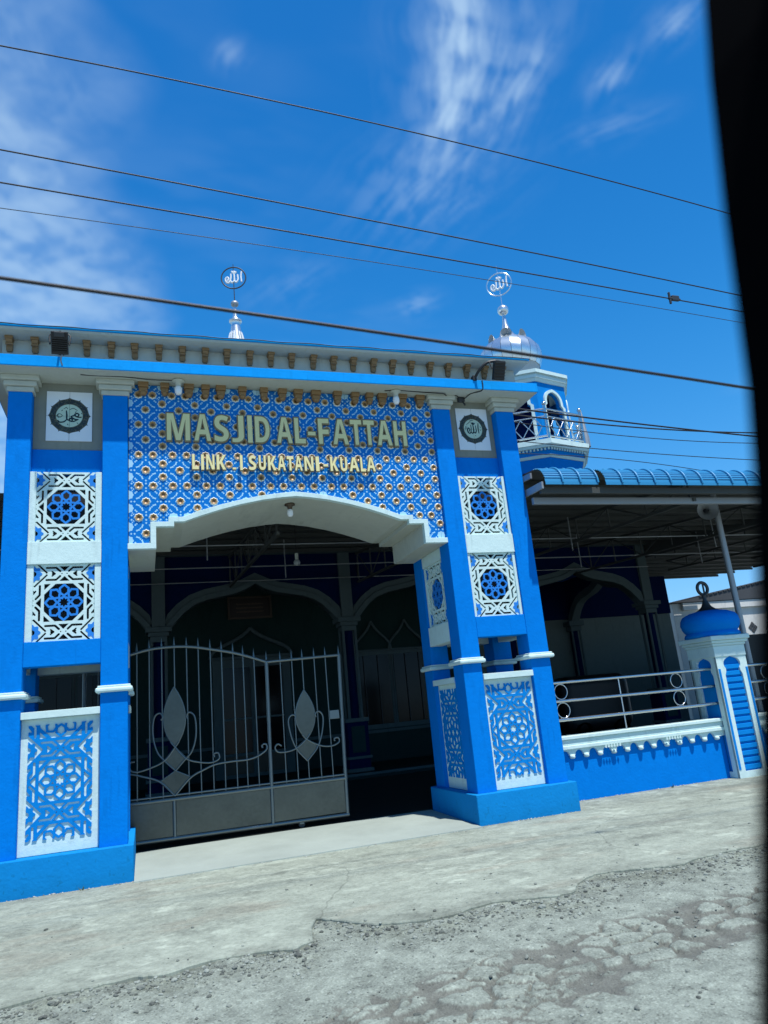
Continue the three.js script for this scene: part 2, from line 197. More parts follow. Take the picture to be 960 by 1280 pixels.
    const wob = 0.05 * (fbm(x * 8, z * 8, 3, 185) - 0.5); let cr = 9; for (const l of [[[1.25, 2.8], [1.45, 2.3], [1.75, 1.75], [1.9, 1.2], [1.7, 0.8]], [[4.6, 3.1], [4.3, 2.2], [4.7, 1.3], [5.4, 0.7]]]) for (let k = 0; k < l.length - 1; k++) cr = Math.min(cr, segd(x + wob, z + wob, ...l[k], ...l[k + 1])); if (cr < 0.007) c = c.map(q => q * 0.74);
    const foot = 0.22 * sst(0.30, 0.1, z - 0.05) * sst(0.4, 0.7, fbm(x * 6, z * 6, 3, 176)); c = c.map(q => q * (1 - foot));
    const dirt = 0.22 * sst(0.45, 0.0, edgeZ(x) - z) * sst(0.35, 0.65, fbm(x * 4, z * 8, 4, 177)); c = c.map(q => q * (1 - dirt));
    return c;
  });
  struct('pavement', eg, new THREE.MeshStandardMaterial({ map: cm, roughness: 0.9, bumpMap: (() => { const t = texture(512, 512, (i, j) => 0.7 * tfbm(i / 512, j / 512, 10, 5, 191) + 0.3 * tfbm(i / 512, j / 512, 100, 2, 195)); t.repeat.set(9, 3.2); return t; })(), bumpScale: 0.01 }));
  // sloping slab in the gateway and the courtyard floor
  const slab = new THREE.Shape(); slab.moveTo(0.20, -0.02); slab.lineTo(0.195, 0.012); slab.lineTo(-1.5, 0.05); slab.lineTo(-1.5, -0.05); slab.closePath();
  const sg = new THREE.ExtrudeGeometry(slab, { depth: 3.98, bevelEnabled: false }); sg.rotateY(-Math.PI / 2); sg.translate(3.862, 0, 0); uvm(sg);
  const flm = new THREE.MeshStandardMaterial({ map: rep(texture(512, 512, (i, j) => { const m = 0.36 + 0.12 * (tfbm(i / 512, j / 512, 5, 5, 201) - 0.5) + 0.03 * (hash(i, j, 202) - 0.5); return [m * 0.86, m, m * 0.9]; }), 2.3), roughness: 0.85, bumpMap: plasterBump, bumpScale: 0.006 });
  const sl = struct('driveway', sg, flm);
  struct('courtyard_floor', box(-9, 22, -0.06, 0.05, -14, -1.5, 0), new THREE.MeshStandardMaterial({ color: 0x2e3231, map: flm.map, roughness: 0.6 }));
  // loose stones along the edge and on the road
  const variants = [0, 1, 2].map(k => { const q = new THREE.IcosahedronGeometry(1, 1), a = q.attributes.position; for (let i = 0; i < a.count; i++) { const f = 0.7 + 0.6 * vn(a.getX(i) * 2 + k * 9, a.getY(i) * 2 + a.getZ(i) * 3, 211 + k); a.setXYZ(i, a.getX(i) * f * 1.2, a.getY(i) * f * 0.7, a.getZ(i) * f); } q.computeVertexNormals(); return q; });
  const N = 3600, mm = new THREE.Matrix4(), qq = new THREE.Quaternion(), gm = plain(1, 1, 1, 0.95);
  variants.forEach((q, k) => {
    const im = new THREE.InstancedMesh(q, gm, N / 3); im.name = numbered('gravel'); info(im, ['small grey gravel scattered along the broken concrete edge', 'fine gravel and grit strewn over the road margin', 'loose stone chips lying on the worn asphalt'][k], 'gravel'); im.userData.kind = 'stuff'; im.castShadow = im.receiveShadow = true;
    for (let i = 0; i < N / 3; i++) {
      const x = -2.5 + 9.5 * rnd(), onPave = rnd() < 0.025; let z = onPave ? edgeZ(x) - 2.6 * rnd() * rnd() : edgeZ(x) + 0.02 + (rnd() < 0.72 ? 0.38 * Math.abs(rnd() + rnd() - 0.6) : 2.2 * rnd()); const big = rnd() < 0.05; const s = (onPave ? 0.005 : 0.0045) + 0.009 * Math.pow(rnd(), 3) + (big ? 0.012 * rnd() : 0);
      const y = onPave ? 0.001 : roadAt(x, z).h; qq.setFromEuler(new THREE.Euler(0, rnd() * 6.28, 0)); mm.compose(V(x, y + s * 0.25, z), qq, V(s, s, s)); im.setMatrixAt(i, mm); const c = 0.09 + 0.26 * rnd() ** 1.4; im.setColorAt(i, new THREE.Color().setRGB(c * 0.86, c * 0.96, c * 0.84));
    }
    scene.add(im);
  });
}

{ // crumbs of mortar and dust along the wall feet
  const q = new THREE.IcosahedronGeometry(1, 0), N = 700, im = new THREE.InstancedMesh(q, plain(1, 1, 1, 0.95), N), m4 = new THREE.Matrix4(), qq = new THREE.Quaternion(); im.name = 'rubble'; info(im, 'pale mortar crumbs and grit along the feet of the blue walls', 'rubble'); im.userData.kind = 'stuff'; im.castShadow = im.receiveShadow = true;
  for (let i = 0; i < N; i++) { const t = rnd(); let x, z; if (t < 0.3) { x = -1.7 + 1.58 * rnd(); z = 0.105; } else if (t < 0.5) { x = 3.87 + 1.44 * rnd(); z = 0.105; } else if (t < 0.85) { x = 5.3 + 3.0 * rnd(); z = -0.645; } else { x = -0.1 + 4 * rnd(); z = 0.2; } z += 0.09 * rnd() * rnd(); const s = 0.002 + 0.007 * rnd() ** 3; qq.setFromEuler(new THREE.Euler(rnd() * 3, rnd() * 3, 0)); m4.compose(V(x, s * 0.4, z), qq, V(s * 1.3, s * 0.7, s)); im.setMatrixAt(i, m4); const c = 0.2 + 0.3 * rnd(); im.setColorAt(i, new THREE.Color().setRGB(c, c * 1.02, c * 0.92)); }
  scene.add(im);
}
{ // small tufts growing in the joint at the foot of the low wall
  const leaf = new THREE.ConeGeometry(0.004, 0.07, 4); leaf.translate(0, 0.035, 0); const gm = new THREE.MeshStandardMaterial({ color: new THREE.Color().setRGB(0.07, 0.11, 0.03), roughness: 0.9 });
  for (const [x, z, n, k] of [[7.28, -0.60, 9, 'small green weed in the joint at the foot of the low wall'], [-0.62, 0.125, 6, 'tiny green weed at the foot of the left tower plinth']]) { const t = thing('weed', k, 'weed', [x, 0, z]); const gs = []; for (let i = 0; i < n; i++) { const g = leaf.clone(); g.scale(1, 0.5 + 0.7 * rnd(), 1); g.rotateX((rnd() - 0.3) * 1.3); g.rotateZ((rnd() - 0.5) * 1.6); g.translate((rnd() - 0.5) * 0.04, 0, rnd() * 0.02); gs.push(g); } part(t, 'leaves', merge(gs), gm); }
}
// ------------------------------------------------------------------ lattice screens
const P2 = 0.3225;
function foldCell(x, y) { const p = 2 * P2; x = x - p * Math.round(x / p); y = y - p * Math.round(y / p); return [x, y]; }
const SQ = 0.224;
function strapD(x, y, low = false) { // a pierced board: solid except for the cut-outs of one eightfold cell
  let [cx, cy] = foldCell(x, y); cx = Math.abs(cx); cy = Math.abs(cy); const mx = Math.max(cx, cy), sum = cx + cy, q = Math.SQRT1_2;
  let d = -(Math.max(mx - SQ, (sum - P2) * q) + 0.0155);                                   // octagon round the rosette
  d = Math.max(d, -Math.max(mx - (SQ - 0.0145), (P2 + 0.026 - sum) * q));                    // corner triangles
  d = Math.max(d, -Math.max(SQ + 0.0145 - mx, (sum - (P2 - 0.027)) * q));                    // triangles on the axes
  const wedge = (u, v) => { v = Math.abs(v - P2); const sl = Math.min(segd(u, v, 0.046, 0.028, 0.088, 0.068), segd(u, v, 0.088, 0.068, 0.188, 0.068)) - 0.0122, tr = Math.min(segd(u, v, 0.100, 0, 0.130, 0.024) - 0.0095, segd(u, v, 0.102, 0, 0.124, 0) - 0.012); return -Math.min(sl, tr); };
  d = Math.max(d, wedge(cx, cy), wedge(cy, cx));
  const e = P2 - cx, f = P2 - cy;
  if (low) { const R = Math.hypot(e, f), an = Math.atan2(f, e); d = Math.max(d, -Math.max((e + f - 0.152) * q, 0.083 + 0.010 * Math.cos(8 * an) - R)); } else d = Math.max(d, -Math.max(Math.abs(e + f - 0.150) * q - 0.0098, Math.abs(e - f) - 0.135));
  d = Math.max(d, 0.030 - Math.hypot(e, f));
  for (const [u, v] of [[0.027, P2], [P2, 0.027]]) d = Math.max(d, 0.0075 - Math.hypot(cx - u, cy - v));
  return d;
}
function roseD(x, y) { // eight petals around a star
  [x, y] = foldCell(x, y); const R = Math.hypot(x, y); let a = Math.atan2(y, x); const k = Math.PI / 4; a = a - k * Math.round(a / k);
  const u = R * Math.cos(a), v = Math.abs(R * Math.sin(a));
  let d = Math.min(segd(u, v, 0.074, 0, 0.106, 0.042), segd(u, v, 0.106, 0.042, 0.156, 0.047), segd(u, v, 0.156, 0.047, 0.1965, 0)) - 0.0112;
  d = Math.min(d, Math.max(R - 0.068, 0.043 + 0.008 * Math.cos(8 * Math.atan2(y, x)) - R));
  return d;
}
function flowerD(x, y) { const p = 2 * P2; x = x - P2; y = y - P2; [x, y] = [x - p * Math.round(x / p), y - p * Math.round(y / p)]; const R = Math.hypot(x, y), a = Math.atan2(y, x); return Math.max(R - 0.080 - 0.010 * Math.cos(8 * a), 0.030 - R); }
const clip = (f, hx, hy) => (x, y) => Math.max(f(x, y), Math.abs(x) - hx, Math.abs(y) - hy);
const HU = 0.425, HL = 0.58;
const gStrap = extr(fieldShape(clip((x, y) => strapD(x, y), P2, HU), -P2, P2, -HU, HU, 0.004), 0, 0.03);
const upRose = (x, y) => Math.abs(y) < 0.22 ? roseD(x, y) : 1;
const gRose = extr(fieldShape(upRose, -0.215, 0.215, -0.215, 0.215, 0.0035), 0.004, 0.027);
const gFlowers = [[-1, -1], [1, -1], [-1, 1], [1, 1]].map(([a, b]) => extr(fieldShape(clip((x, y) => (x * a > 0.1 && y * b > 0.1) ? flowerD(x, y) : 0.1, P2 - 0.001, HU), -P2, P2, -HU, HU, 0.004), 0.0285, 0.034));
const lowAll = (x, y) => Math.min(strapD(x, y, true), roseD(x, y));
const gLow = extr(fieldShape(clip(lowAll, P2 - 0.001, HL), -P2, P2, -HL, HL, 0.004), 0, 0.014);
console.log('lattice tris', gStrap.attributes.position.count / 3, gRose.attributes.position.count / 3, 0, gLow.attributes.position.count / 3);

// ------------------------------------------------------------------ gateway
const GW = thing('mosque_gateway', 'wide blue gateway with two pierced white towers, flat roof and shallow arch', 'gateway');
const XL = [-1.53, -1.266, -0.472, -0.18], XR = [3.94, 4.212, 4.948, 5.242], CB = 0.36, CT = 5.57, YS = 5.765;
const gCap = (w, d) => merge([[0, 0.062, 0.02], [0.064, 0.128, 0.05], [0.13, 0.193, 0.082]].map(([a, b, e]) => box(-e, w + e, a, b, -d - e, e, 0.012)));
const gBand = (w, d) => { const s = poly([[-0.0, 0.005], [0.05, 0.012], [0.06, 0.045], [0.035, 0.075], [0, 0.088]]); const e = 0.052; return merge([box(-e, w + e, 0.012, 0.066, -d - e, e, 0.02), box(-0.03, w + 0.03, 0.066, 0.088, -d - 0.03, 0.03, 0.008)]); };
function tower(X) {
  const [a, b, c, d] = X, B0 = -1.40, ZC = [[0, -0.32], [-1.08, B0]];
  part(GW, 'base_block', box(a - 0.07, d + 0.062, -0.06, CB, B0 - 0.07, 0.1, 0.012), M.blueBase);
  for (const [x0, x1] of [[a, b], [c, d]]) for (const [z1, z0] of ZC) {
    part(GW, 'column', box(x0, x1, CB - 0.004, CT, z0, z1, 0.008), M.blue);
    part(GW, 'capital', gCap(x1 - x0, z1 - z0), M.offWhite, [x0, CT - 0.002, z1]);
    part(GW, 'mid_band', gBand(x1 - x0, z1 - z0), M.white, [x0, 1.945, z1]);
  }
  // four sides: each described from its own centre with +z outwards
  const mk = (name, g, mat, f, dx = 0, dy = 0, dz = 0) => { const p = part(f, name, g, mat, [dx, dy, dz]); return p; };
  const sides = [{ cx: (b + c) / 2, cz: 0, w: c - b, r: 0, front: true }, { cx: a, cz: -0.70, w: 0.76, r: -Math.PI / 2 }, { cx: d, cz: -0.70, w: 0.76, r: Math.PI / 2 }, { cx: (b + c) / 2, cz: B0, w: c - b, r: Math.PI }];
  for (const s of sides) {
    const place = (name, g, mat, x, y, z) => { const v = V(x, 0, z).applyAxisAngle(V(0, 1, 0), s.r); return part(GW, name, g, mat, [s.cx + v.x, y, s.cz + v.z], [0, s.r, 0]); };
    const hw = s.w / 2;
    const rb = (x0, x1, y0, y1, z0, z1, r) => box(x0, x1, y0, y1, z0, z1, r);
    place('upper_panel', rb(-hw, hw, 4.88, YS - 0.003, -0.28, -0.14), M.grey, 0, 0, 0);
    place('beam', rb(-hw, hw, 4.565, 4.88, -0.28, -0.125), M.blue, 0, 0, 0);
    place('cross_piece', rb(-hw, hw, 3.44, 3.705, -0.16, -0.012), M.white, 0, 0, 0);
    place('beam', rb(-hw, hw, 2.29, 2.562, -0.2, -0.004), s.front ? M.blue : M.white, 0, 0, 0);
    for (const [y0, y1] of [[3.705, 4.565], [2.562, 3.44]]) {
      const yc = (y0 + y1) / 2, k = (y1 - y0) / (2 * HU);
      for (const sg of [-1, 1]) place('side_frame', rb(sg < 0 ? -hw : P2, sg < 0 ? -P2 : hw, y0, y1, -0.14, -0.03), M.white, 0, 0, 0);
      place('added_dark_board', rb(-hw + 0.004, hw - 0.004, y0 + 0.01, y1 - 0.01, -0.215, -0.205, 0), M.black, 0, 0, 0);  // added black board: blocks light so the holes read as dark interior
      const l = place('lattice_screen', gStrap, M.white, 0, yc, -0.075); l.scale.y = k * 0.998;
      part(l, 'rosette', gRose, M.roseBlue); for (const q of gFlowers) part(l, 'corner_flower', q, M.roseBlue);
    }
    place('sill', rb(-hw, hw, 1.735, 1.812, -0.2, 0.018, 0.006), M.white, 0, 0, 0);
    const lp = place('lower_panel', rb(-hw, hw, CB + 0.002, 1.735, -0.2, -0.06), M.white, 0, 0, 0);
    const lf = part(lp, 'lattice_relief', gLow, M.blue2, [0, 1.088, -0.061]);
  }
}
tower(XL); tower(XR);
// header
part(GW, 'fascia_slab', box(-1.76, 5.53, YS, 5.905, -1.62, 0.31, 0.008), M.blueSkylit);
part(GW, 'soffit', box(-1.745, 5.515, YS - 0.006, YS + 0.02, -1.6, 0.297, 0), M.offWhite);
part(GW, 'frieze', box(-1.6, 5.30, 5.905, 6.20, -1.5, 0.1, 0.006), M.offWhite);
part(GW, 'cornice', box(-1.82, 5.40, 6.20, 6.235, -1.7, 0.37, 0.006), M.offWhite);
part(GW, 'cornice_edge', box(-1.84, 5.42, 6.235, 6.27, -1.72, 0.385, 0.006), M.blueSkylit);
const gBracket = merge([box(-0.046, 0.046, 0.115, 0.15, 0, 0.12, 0.006), extr(poly([[0, 0], [0.03, 0.004], [0.045, 0.03], [0.04, 0.055], [0.06, 0.075], [0.085, 0.085], [0.1, 0.112], [0, 0.115]]), -0.036, 0.036, 0.003).rotateY(-Math.PI / 2), box(-0.03, 0.03, -0.02, 0.006, 0, 0.03, 0.006), cyl([-0.04, 0.07, 0.06], [0.04, 0.07, 0.06], 0.016)]);
for (let k = 0; k < 24; k++) { const x = -1.52 + k * 0.2865 + (rnd() - 0.5) * 0.02; if (k !== 100) part(GW, 'bracket', gBracket, M.goldDark, [x, 6.047, 0.099], [0, 0, (rnd() - 0.5) * 0.06]); }
// arch, its soffit and trim
const halfLo = [[-0.18, 3.597], [0.139, 3.597], [0.139, 3.869], [0.35, 3.869], [0.35, 3.928], [0.468, 3.928], [0.677, 4.003], [0.91, 4.078], [1.156, 4.145], [1.45, 4.207], [1.70, 4.240], [1.88, 4.255]];
const mirror = h => [...h, ...h.slice(0, -1).reverse().map(([x, y]) => [3.76 - x, y])];
const lo = mirror(halfLo), up = mirror([[-0.18, 3.66], [0.079, 3.66], [0.079, 3.925], [0.29, 3.925], [0.29, 3.985], [0.462, 3.985], [0.66, 4.062], [0.90, 4.135], [1.15, 4.200], [1.45, 4.262], [1.70, 4.296], [1.88, 4.312]]);
part(GW, 'arch_beam', extr(poly([...lo, [3.94, YS], [-0.18, YS]]), -1.38, -0.075), M.offWhite);
part(GW, 'grout_bed', extr(poly([...up, [3.94, YS - 0.004], [-0.18, YS - 0.004]]), -0.078, -0.066), M.grout);
part(GW, 'arch_trim', extr(poly([...lo.map(([x, y]) => [x, y + 0.001]), ...up.slice().reverse()]), -0.08, 0.002, 0.003), M.white);
const archY = x => { for (let i = 1; i < up.length; i++) if (x <= up[i][0] && up[i][0] > up[i - 1][0]) { const [a, b] = up[i - 1], [c, d] = up[i]; return b + (d - b) * (x - a) / (c - a); } return 3.66; };
// ceramic wall tiles
function tileCanvas() {
  const c = document.createElement('canvas'); c.width = c.height = 512; const g = c.getContext('2d'); g.fillStyle = '#0d6fc0'; g.fillRect(0, 0, 512, 512);
  const F = [[0.29, 0], [0, 0.29], [-0.29, 0], [0, -0.29], [0.5, 0.5]], all = []; for (const [x, y] of F) for (let i = -1; i < 3; i++) for (let j = -1; j < 3; j++) all.push([x + i, y + j]);
  const S = 512, pale = '#a6d2e6'; g.fillStyle = pale;
  const wrap = f => { for (let i = -1; i < 2; i++) for (let j = -1; j < 2; j++) { g.save(); g.translate(i * S, j * S); f(); g.restore(); } };
  const bone = (x, y, a) => wrap(() => { g.translate(x * S, y * S); g.rotate(a); const L = 30, W = 15; g.beginPath(); g.moveTo(-L, -W); g.quadraticCurveTo(0, -W * 0.3, L, -W); g.lineTo(L * 0.85, 0); g.lineTo(L, W); g.quadraticCurveTo(0, W * 0.3, -L, W); g.lineTo(-L * 0.85, 0); g.closePath(); g.fill(); });
  const dot = (x, y, r = 15) => wrap(() => { g.translate(x * S, y * S); g.rotate(0.785); g.fillRect(-r * 0.8, -r * 0.8, r * 1.6, r * 1.6); });
  for (const [px, py] of [[0.5, 0.5]]) for (const sx of [-1, 1]) for (const sy of [-1, 1]) { bone(px + sx * 0.11, py + sy * 0.235, Math.PI / 2 + 0.35 * sx * sy); bone(px + sx * 0.235, py + sy * 0.11, -0.35 * sx * sy); dot(px + sx * 0.165, py + sy * 0.165, 13); dot(px + sx * 0.31, py + sy * 0.27, 14); dot(px + sx * 0.27, py + sy * 0.31, 14); dot(px + sx * 0.40, py + sy * 0.35, 14); dot(px + sx * 0.35, py + sy * 0.40, 14); }
  for (const [x, y] of [[0, 0], [-0.085, -0.07], [0.085, -0.07], [-0.085, 0.07], [0.085, 0.07]]) dot(x, y, 15);
  for (const k of [-0.17, -0.075, 0.075, 0.17]) { dot(0.5, k, 15); dot(k, 0.5, 15); }
  for (const [x, y] of F) wrap(() => { g.fillStyle = '#0d6fc0'; g.beginPath(); g.arc(x * S, y * S, 0.168 * S, 0, 7); g.fill(); g.fillStyle = pale; g.beginPath(); for (let k = 0; k <= 16; k++) { const a = k * Math.PI / 8, r = (k % 2 ? 0.128 : 0.152) * S; g[k ? 'lineTo' : 'moveTo'](x * S + r * Math.cos(a), y * S + r * Math.sin(a)); } g.fill(); });
  const t = new THREE.CanvasTexture(c); t.colorSpace = THREE.SRGBColorSpace; t.wrapS = t.wrapT = THREE.RepeatWrapping; t.anisotropy = 8; return t;
}
const TX0 = 0.232, TY0 = 3.66 - 0.07, TS = 0.405;
const tileMat = new THREE.MeshPhysicalMaterial({ map: tileCanvas(), roughness: 0.22, specularIntensity: 0.7 });
const gBoss = (() => { // eight pointed gilded cup with a dark hollow
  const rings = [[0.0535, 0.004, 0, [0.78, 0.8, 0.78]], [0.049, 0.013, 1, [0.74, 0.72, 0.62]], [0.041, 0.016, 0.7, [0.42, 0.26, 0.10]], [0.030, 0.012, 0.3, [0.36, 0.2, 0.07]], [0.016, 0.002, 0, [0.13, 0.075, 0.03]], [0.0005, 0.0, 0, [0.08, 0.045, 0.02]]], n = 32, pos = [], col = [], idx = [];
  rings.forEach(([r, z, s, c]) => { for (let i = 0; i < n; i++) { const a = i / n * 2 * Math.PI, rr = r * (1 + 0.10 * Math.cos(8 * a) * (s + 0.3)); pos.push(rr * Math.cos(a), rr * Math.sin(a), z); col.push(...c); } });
  for (let k = 0; k < rings.length - 1; k++) for (let i = 0; i < n; i++) { const a = k * n + i, b = k * n + (i + 1) % n, c = a + n, d = b + n; idx.push(a, b, d, a, d, c); }
  const g = new THREE.BufferGeometry(); g.setAttribute('position', new THREE.Float32BufferAttribute(pos, 3)); g.setAttribute('color', new THREE.Float32BufferAttribute(col, 3)); g.setIndex(idx); g.computeVertexNormals(); return g;
})();
const bossMat = new THREE.MeshStandardMaterial({ vertexColors: true, roughness: 0.38, metalness: 0.1 });
{
  const ZT = -0.05;
  const cols = []; for (let i = -1; i < 10; i++) cols.push([Math.max(-0.178, TX0 + (i) * TS), Math.min(3.938, TX0 + (i + 1) * TS)]);
  let nb = 0;
  for (const [x0, x1] of cols) { if (x1 - x0 < 0.02) continue;
    for (let j = 0; j < 6; j++) {
      const y0 = TY0 + j * TS, y1 = Math.min(YS - 0.012, y0 + TS); if (y1 - y0 < 0.02) continue;
      const gap = 0.0019, pos = [], uv = [], nor = [], idx = [], xs = []; const N = 12; for (let k = 0; k <= N; k++) xs.push(x0 + gap + (x1 - x0 - 2 * gap) * k / N);
      const bot = x => Math.max(y0 + gap, archY(x) - 0.02, (x < 0.079 || x > 3.681) ? 3.64 : (x < 0.29 || x > 3.47) ? 3.905 : 0);
      const quad = (A, B, C, D, n) => { const o = pos.length / 3; for (const p of [A, B, C, D]) { pos.push(...p); uv.push((p[0] - TX0) / TS, (p[1] - TY0) / TS); nor.push(...n); } idx.push(o, o + 1, o + 2, o, o + 2, o + 3); };
      let any = false; const yt = y1 - gap, zb = ZT - 0.03;
      for (let k = 0; k < N; k++) { const a = xs[k], b = xs[k + 1], p = Math.min(yt, bot(a + 1e-4)), q = Math.min(yt, bot(b - 1e-4)); if (yt - p < 0.004 && yt - q < 0.004) continue; any = true; quad([a, p, ZT], [b, q, ZT], [b, yt, ZT], [a, yt, ZT], [0, 0, 1]); quad([a, p, zb], [b, q, zb], [b, q, ZT], [a, p, ZT], [0, -1, 0]); quad([a, yt, ZT], [b, yt, ZT], [b, yt, zb], [a, yt, zb], [0, 1, 0]); }
      if (!any) continue;
      const pL = Math.min(yt, bot(xs[0] + 1e-4)), pR = Math.min(yt, bot(xs[N] - 1e-4)); quad([xs[0], pL, zb], [xs[0], pL, ZT], [xs[0], yt, ZT], [xs[0], yt, zb], [-1, 0, 0]); quad([xs[N], pR, ZT], [xs[N], pR, zb], [xs[N], yt, zb], [xs[N], yt, ZT], [1, 0, 0]);
      const g = new THREE.BufferGeometry(); g.setAttribute('position', new THREE.Float32BufferAttribute(pos, 3)); g.setAttribute('normal', new THREE.Float32BufferAttribute(nor, 3)); g.setAttribute('uv', new THREE.Float32BufferAttribute(uv, 2)); g.setIndex(idx);
      const t = part(GW, 'wall_tile', g, tileMat, [0, 0, (rnd() - 0.5) * 0.002]);
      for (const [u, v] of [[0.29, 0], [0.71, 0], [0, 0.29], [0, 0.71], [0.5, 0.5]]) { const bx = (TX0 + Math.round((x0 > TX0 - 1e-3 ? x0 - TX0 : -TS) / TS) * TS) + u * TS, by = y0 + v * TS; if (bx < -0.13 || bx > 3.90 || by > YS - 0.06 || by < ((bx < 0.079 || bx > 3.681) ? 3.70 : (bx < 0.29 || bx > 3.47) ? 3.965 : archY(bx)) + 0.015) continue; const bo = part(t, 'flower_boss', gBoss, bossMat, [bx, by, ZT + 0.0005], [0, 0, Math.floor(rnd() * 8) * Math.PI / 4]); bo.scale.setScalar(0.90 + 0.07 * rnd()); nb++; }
    } }
  console.log('bosses', nb);
}
// carved corbels hanging under the soffit in front of the tiles
const gCorbel = merge([box(-0.058, 0.058, 0.02, 0.085, -0.02, 0.075, 0.008), box(-0.048, 0.048, -0.035, 0.02, -0.02, 0.055, 0.01), lathe([[0.001, -0.075], [0.03, -0.07], [0.042, -0.05], [0.04, -0.03], [0.03, -0.02]], 12).translate(0, 0, 0.02)]);
[0.005, 0.267, 0.564, 0.776, 0.97, 1.25, 1.535, 1.783, 2.001, 2.245, 2.549, 2.802, 3.011, 3.2, 3.499, 3.767].forEach((x, i) => { const c = part(GW, 'corbel', gCorbel, M.goldDark, [x, YS - 0.092, -0.03]); c.scale.set(0.9 + 0.25 * rnd(), 0.95 + 0.25 * rnd(), 1); });
// cable clipped along the cornice and under the soffit
part(GW, 'cornice_cable', tube(Array.from({ length: 30 }, (_, i) => [-1.8 + i * 0.249, 6.252 + 0.005 * Math.sin(i * 2.1), 0.396]), 0.007, 120, 5), M.black);
part(GW, 'soffit_cable', tube([[-0.72, 5.752, 0.16], [-0.6, 5.758, 0.14], [-0.2, 5.755, 0.15], [0.1, 5.745, 0.13], [0.38, 5.756, 0.12]], 0.006, 40, 5), M.darkMetal);
part(GW, 'soffit_cable', tube([[3.2, 5.752, 0.13], [3.35, 5.758, 0.15], [3.8, 5.752, 0.14], [4.1, 5.74, 0.15], [4.12, 5.755, 0.10], [4.24, 5.72, 0.05], [4.3, 5.755, 0.08], [4.42, 5.72, 0.02], [4.5, 5.755, 0.16], [4.62, 5.752, 0.30], [4.63, 5.80, 0.318], [4.63, 5.90, 0.318]], 0.008, 90, 5), M.black);
part(GW, 'junction_box', merge([box(4.36, 4.46, 5.69, 5.76, -0.02, 0.04, 0.004), cyl([4.42, 5.70, 0.03], [4.44, 5.62, 0.06], 0.012)]), M.darkMetal);

// ------------------------------------------------------------------ signs
const font = await new FontLoader().loadAsync('fonts/droid/droid_sans_bold.typeface.json');
function letters(name, label, str, xs, y0, y1) {
  const t = thing(name, label, 'sign', [xs[0], y0, -0.05]); let k = 0;
  for (const ch of str) {
    if (ch === ' ') continue; const a = xs[2 * k], b = xs[2 * k + 1]; k++;
    const g = ch === 'I' ? extr(poly([[0, 0], [0.25, 0], [0.25, 0.74], [0, 0.74]]), 0, 1, 0.02) : new TextGeometry(ch === '.' || ch === '-' ? '-' : ch, { font, size: 1, depth: 0.8, curveSegments: 8, bevelEnabled: true, bevelThickness: 0.1, bevelSize: 0.05, bevelSegments: 1 }); g.computeBoundingBox(); const B = g.boundingBox, H = y1 - y0, dash = ch === '-' || ch === '.';
    const sy = dash ? (ch === '.' ? 0.16 : 0.2) * H / (B.max.y - B.min.y) : H / (B.max.y - B.min.y); g.translate(-B.min.x, -B.min.y, 0.1); g.scale((b - a) / (B.max.x - B.min.x), sy, 0.04); g.computeVertexNormals(); uvm(g);
    const m = part(t, 'letter', g, [M.letter, M.letterSide], [a - xs[0], ch === '.' ? 0.008 : ch === '-' ? 0.30 * H : (rnd() - 0.5) * 0.004, (y1 - y0 < 0.3 ? 0.042 : 0.004) + (rnd() - 0.5) * 0.004]);
  }
  return t;
}
letters('sign_lettering', 'large upper row of raised gold letters on the blue tiled wall', 'MASJID AL-FATTAH', [0.271, 0.58, 0.607, 0.841, 0.857, 1.069, 1.082, 1.262, 1.293, 1.362, 1.383, 1.596, 1.665, 1.896, 1.909, 2.075, 2.085, 2.215, 2.232, 2.405, 2.431, 2.672, 2.685, 2.868, 2.874, 3.05, 3.062, 3.30, 3.312, 3.518], 4.975, 5.375);
letters('sign_lettering', 'smaller lower row of gold letters beneath the large lettering on tiles', 'LINK . I SUKATANI-KUALA', [0.576, 0.669, 0.689, 0.728, 0.749, 0.861, 0.876, 1.005, 1.076, 1.126, 1.173, 1.21, 1.281, 1.389, 1.411, 1.51, 1.528, 1.647, 1.655, 1.768, 1.776, 1.875, 1.88, 1.99, 2.009, 2.14, 2.163, 2.215, 2.262, 2.339, 2.358, 2.478, 2.499, 2.601, 2.62, 2.767, 2.779, 2.858, 2.867, 3.0], 4.585, 4.797);

// calligraphy strokes: [x, y] polylines in a unit disc (y up)
const ALLAH = [[[0.44, 0.42], [0.40, 0.1], [0.42, -0.3]], [[0.22, 0.22], [0.22, -0.18], [0.12, -0.3], [0.04, -0.2]], [[0.02, 0.38], [0.04, 0.0], [0.02, -0.22], [-0.10, -0.32], [-0.18, -0.2]], [[-0.14, 0.28], [-0.16, -0.1], [-0.26, -0.32], [-0.40, -0.28], [-0.44, -0.08], [-0.34, 0.06], [-0.26, -0.06], [-0.34, -0.2]], [[0.16, 0.42], [0.1, 0.34], [0.04, 0.44], [-0.04, 0.36], [-0.1, 0.46]]];
const ALLAH_MARKS = [[[-0.5, 0.3], [-0.3, 0.42], [-0.1, 0.6]], [[-0.44, 0.14], [-0.5, 0.02], [-0.56, 0.14], [-0.48, 0.2]], [[-0.2, 0.6], [0.1, 0.62]], [[0.56, 0.2], [0.6, 0.1]], [[0.55, -0.05], [0.6, -0.12]], [[0.1, -0.48], [0.16, -0.5]], [[-0.58, -0.1], [-0.62, 0.02], [-0.55, 0.04]]];
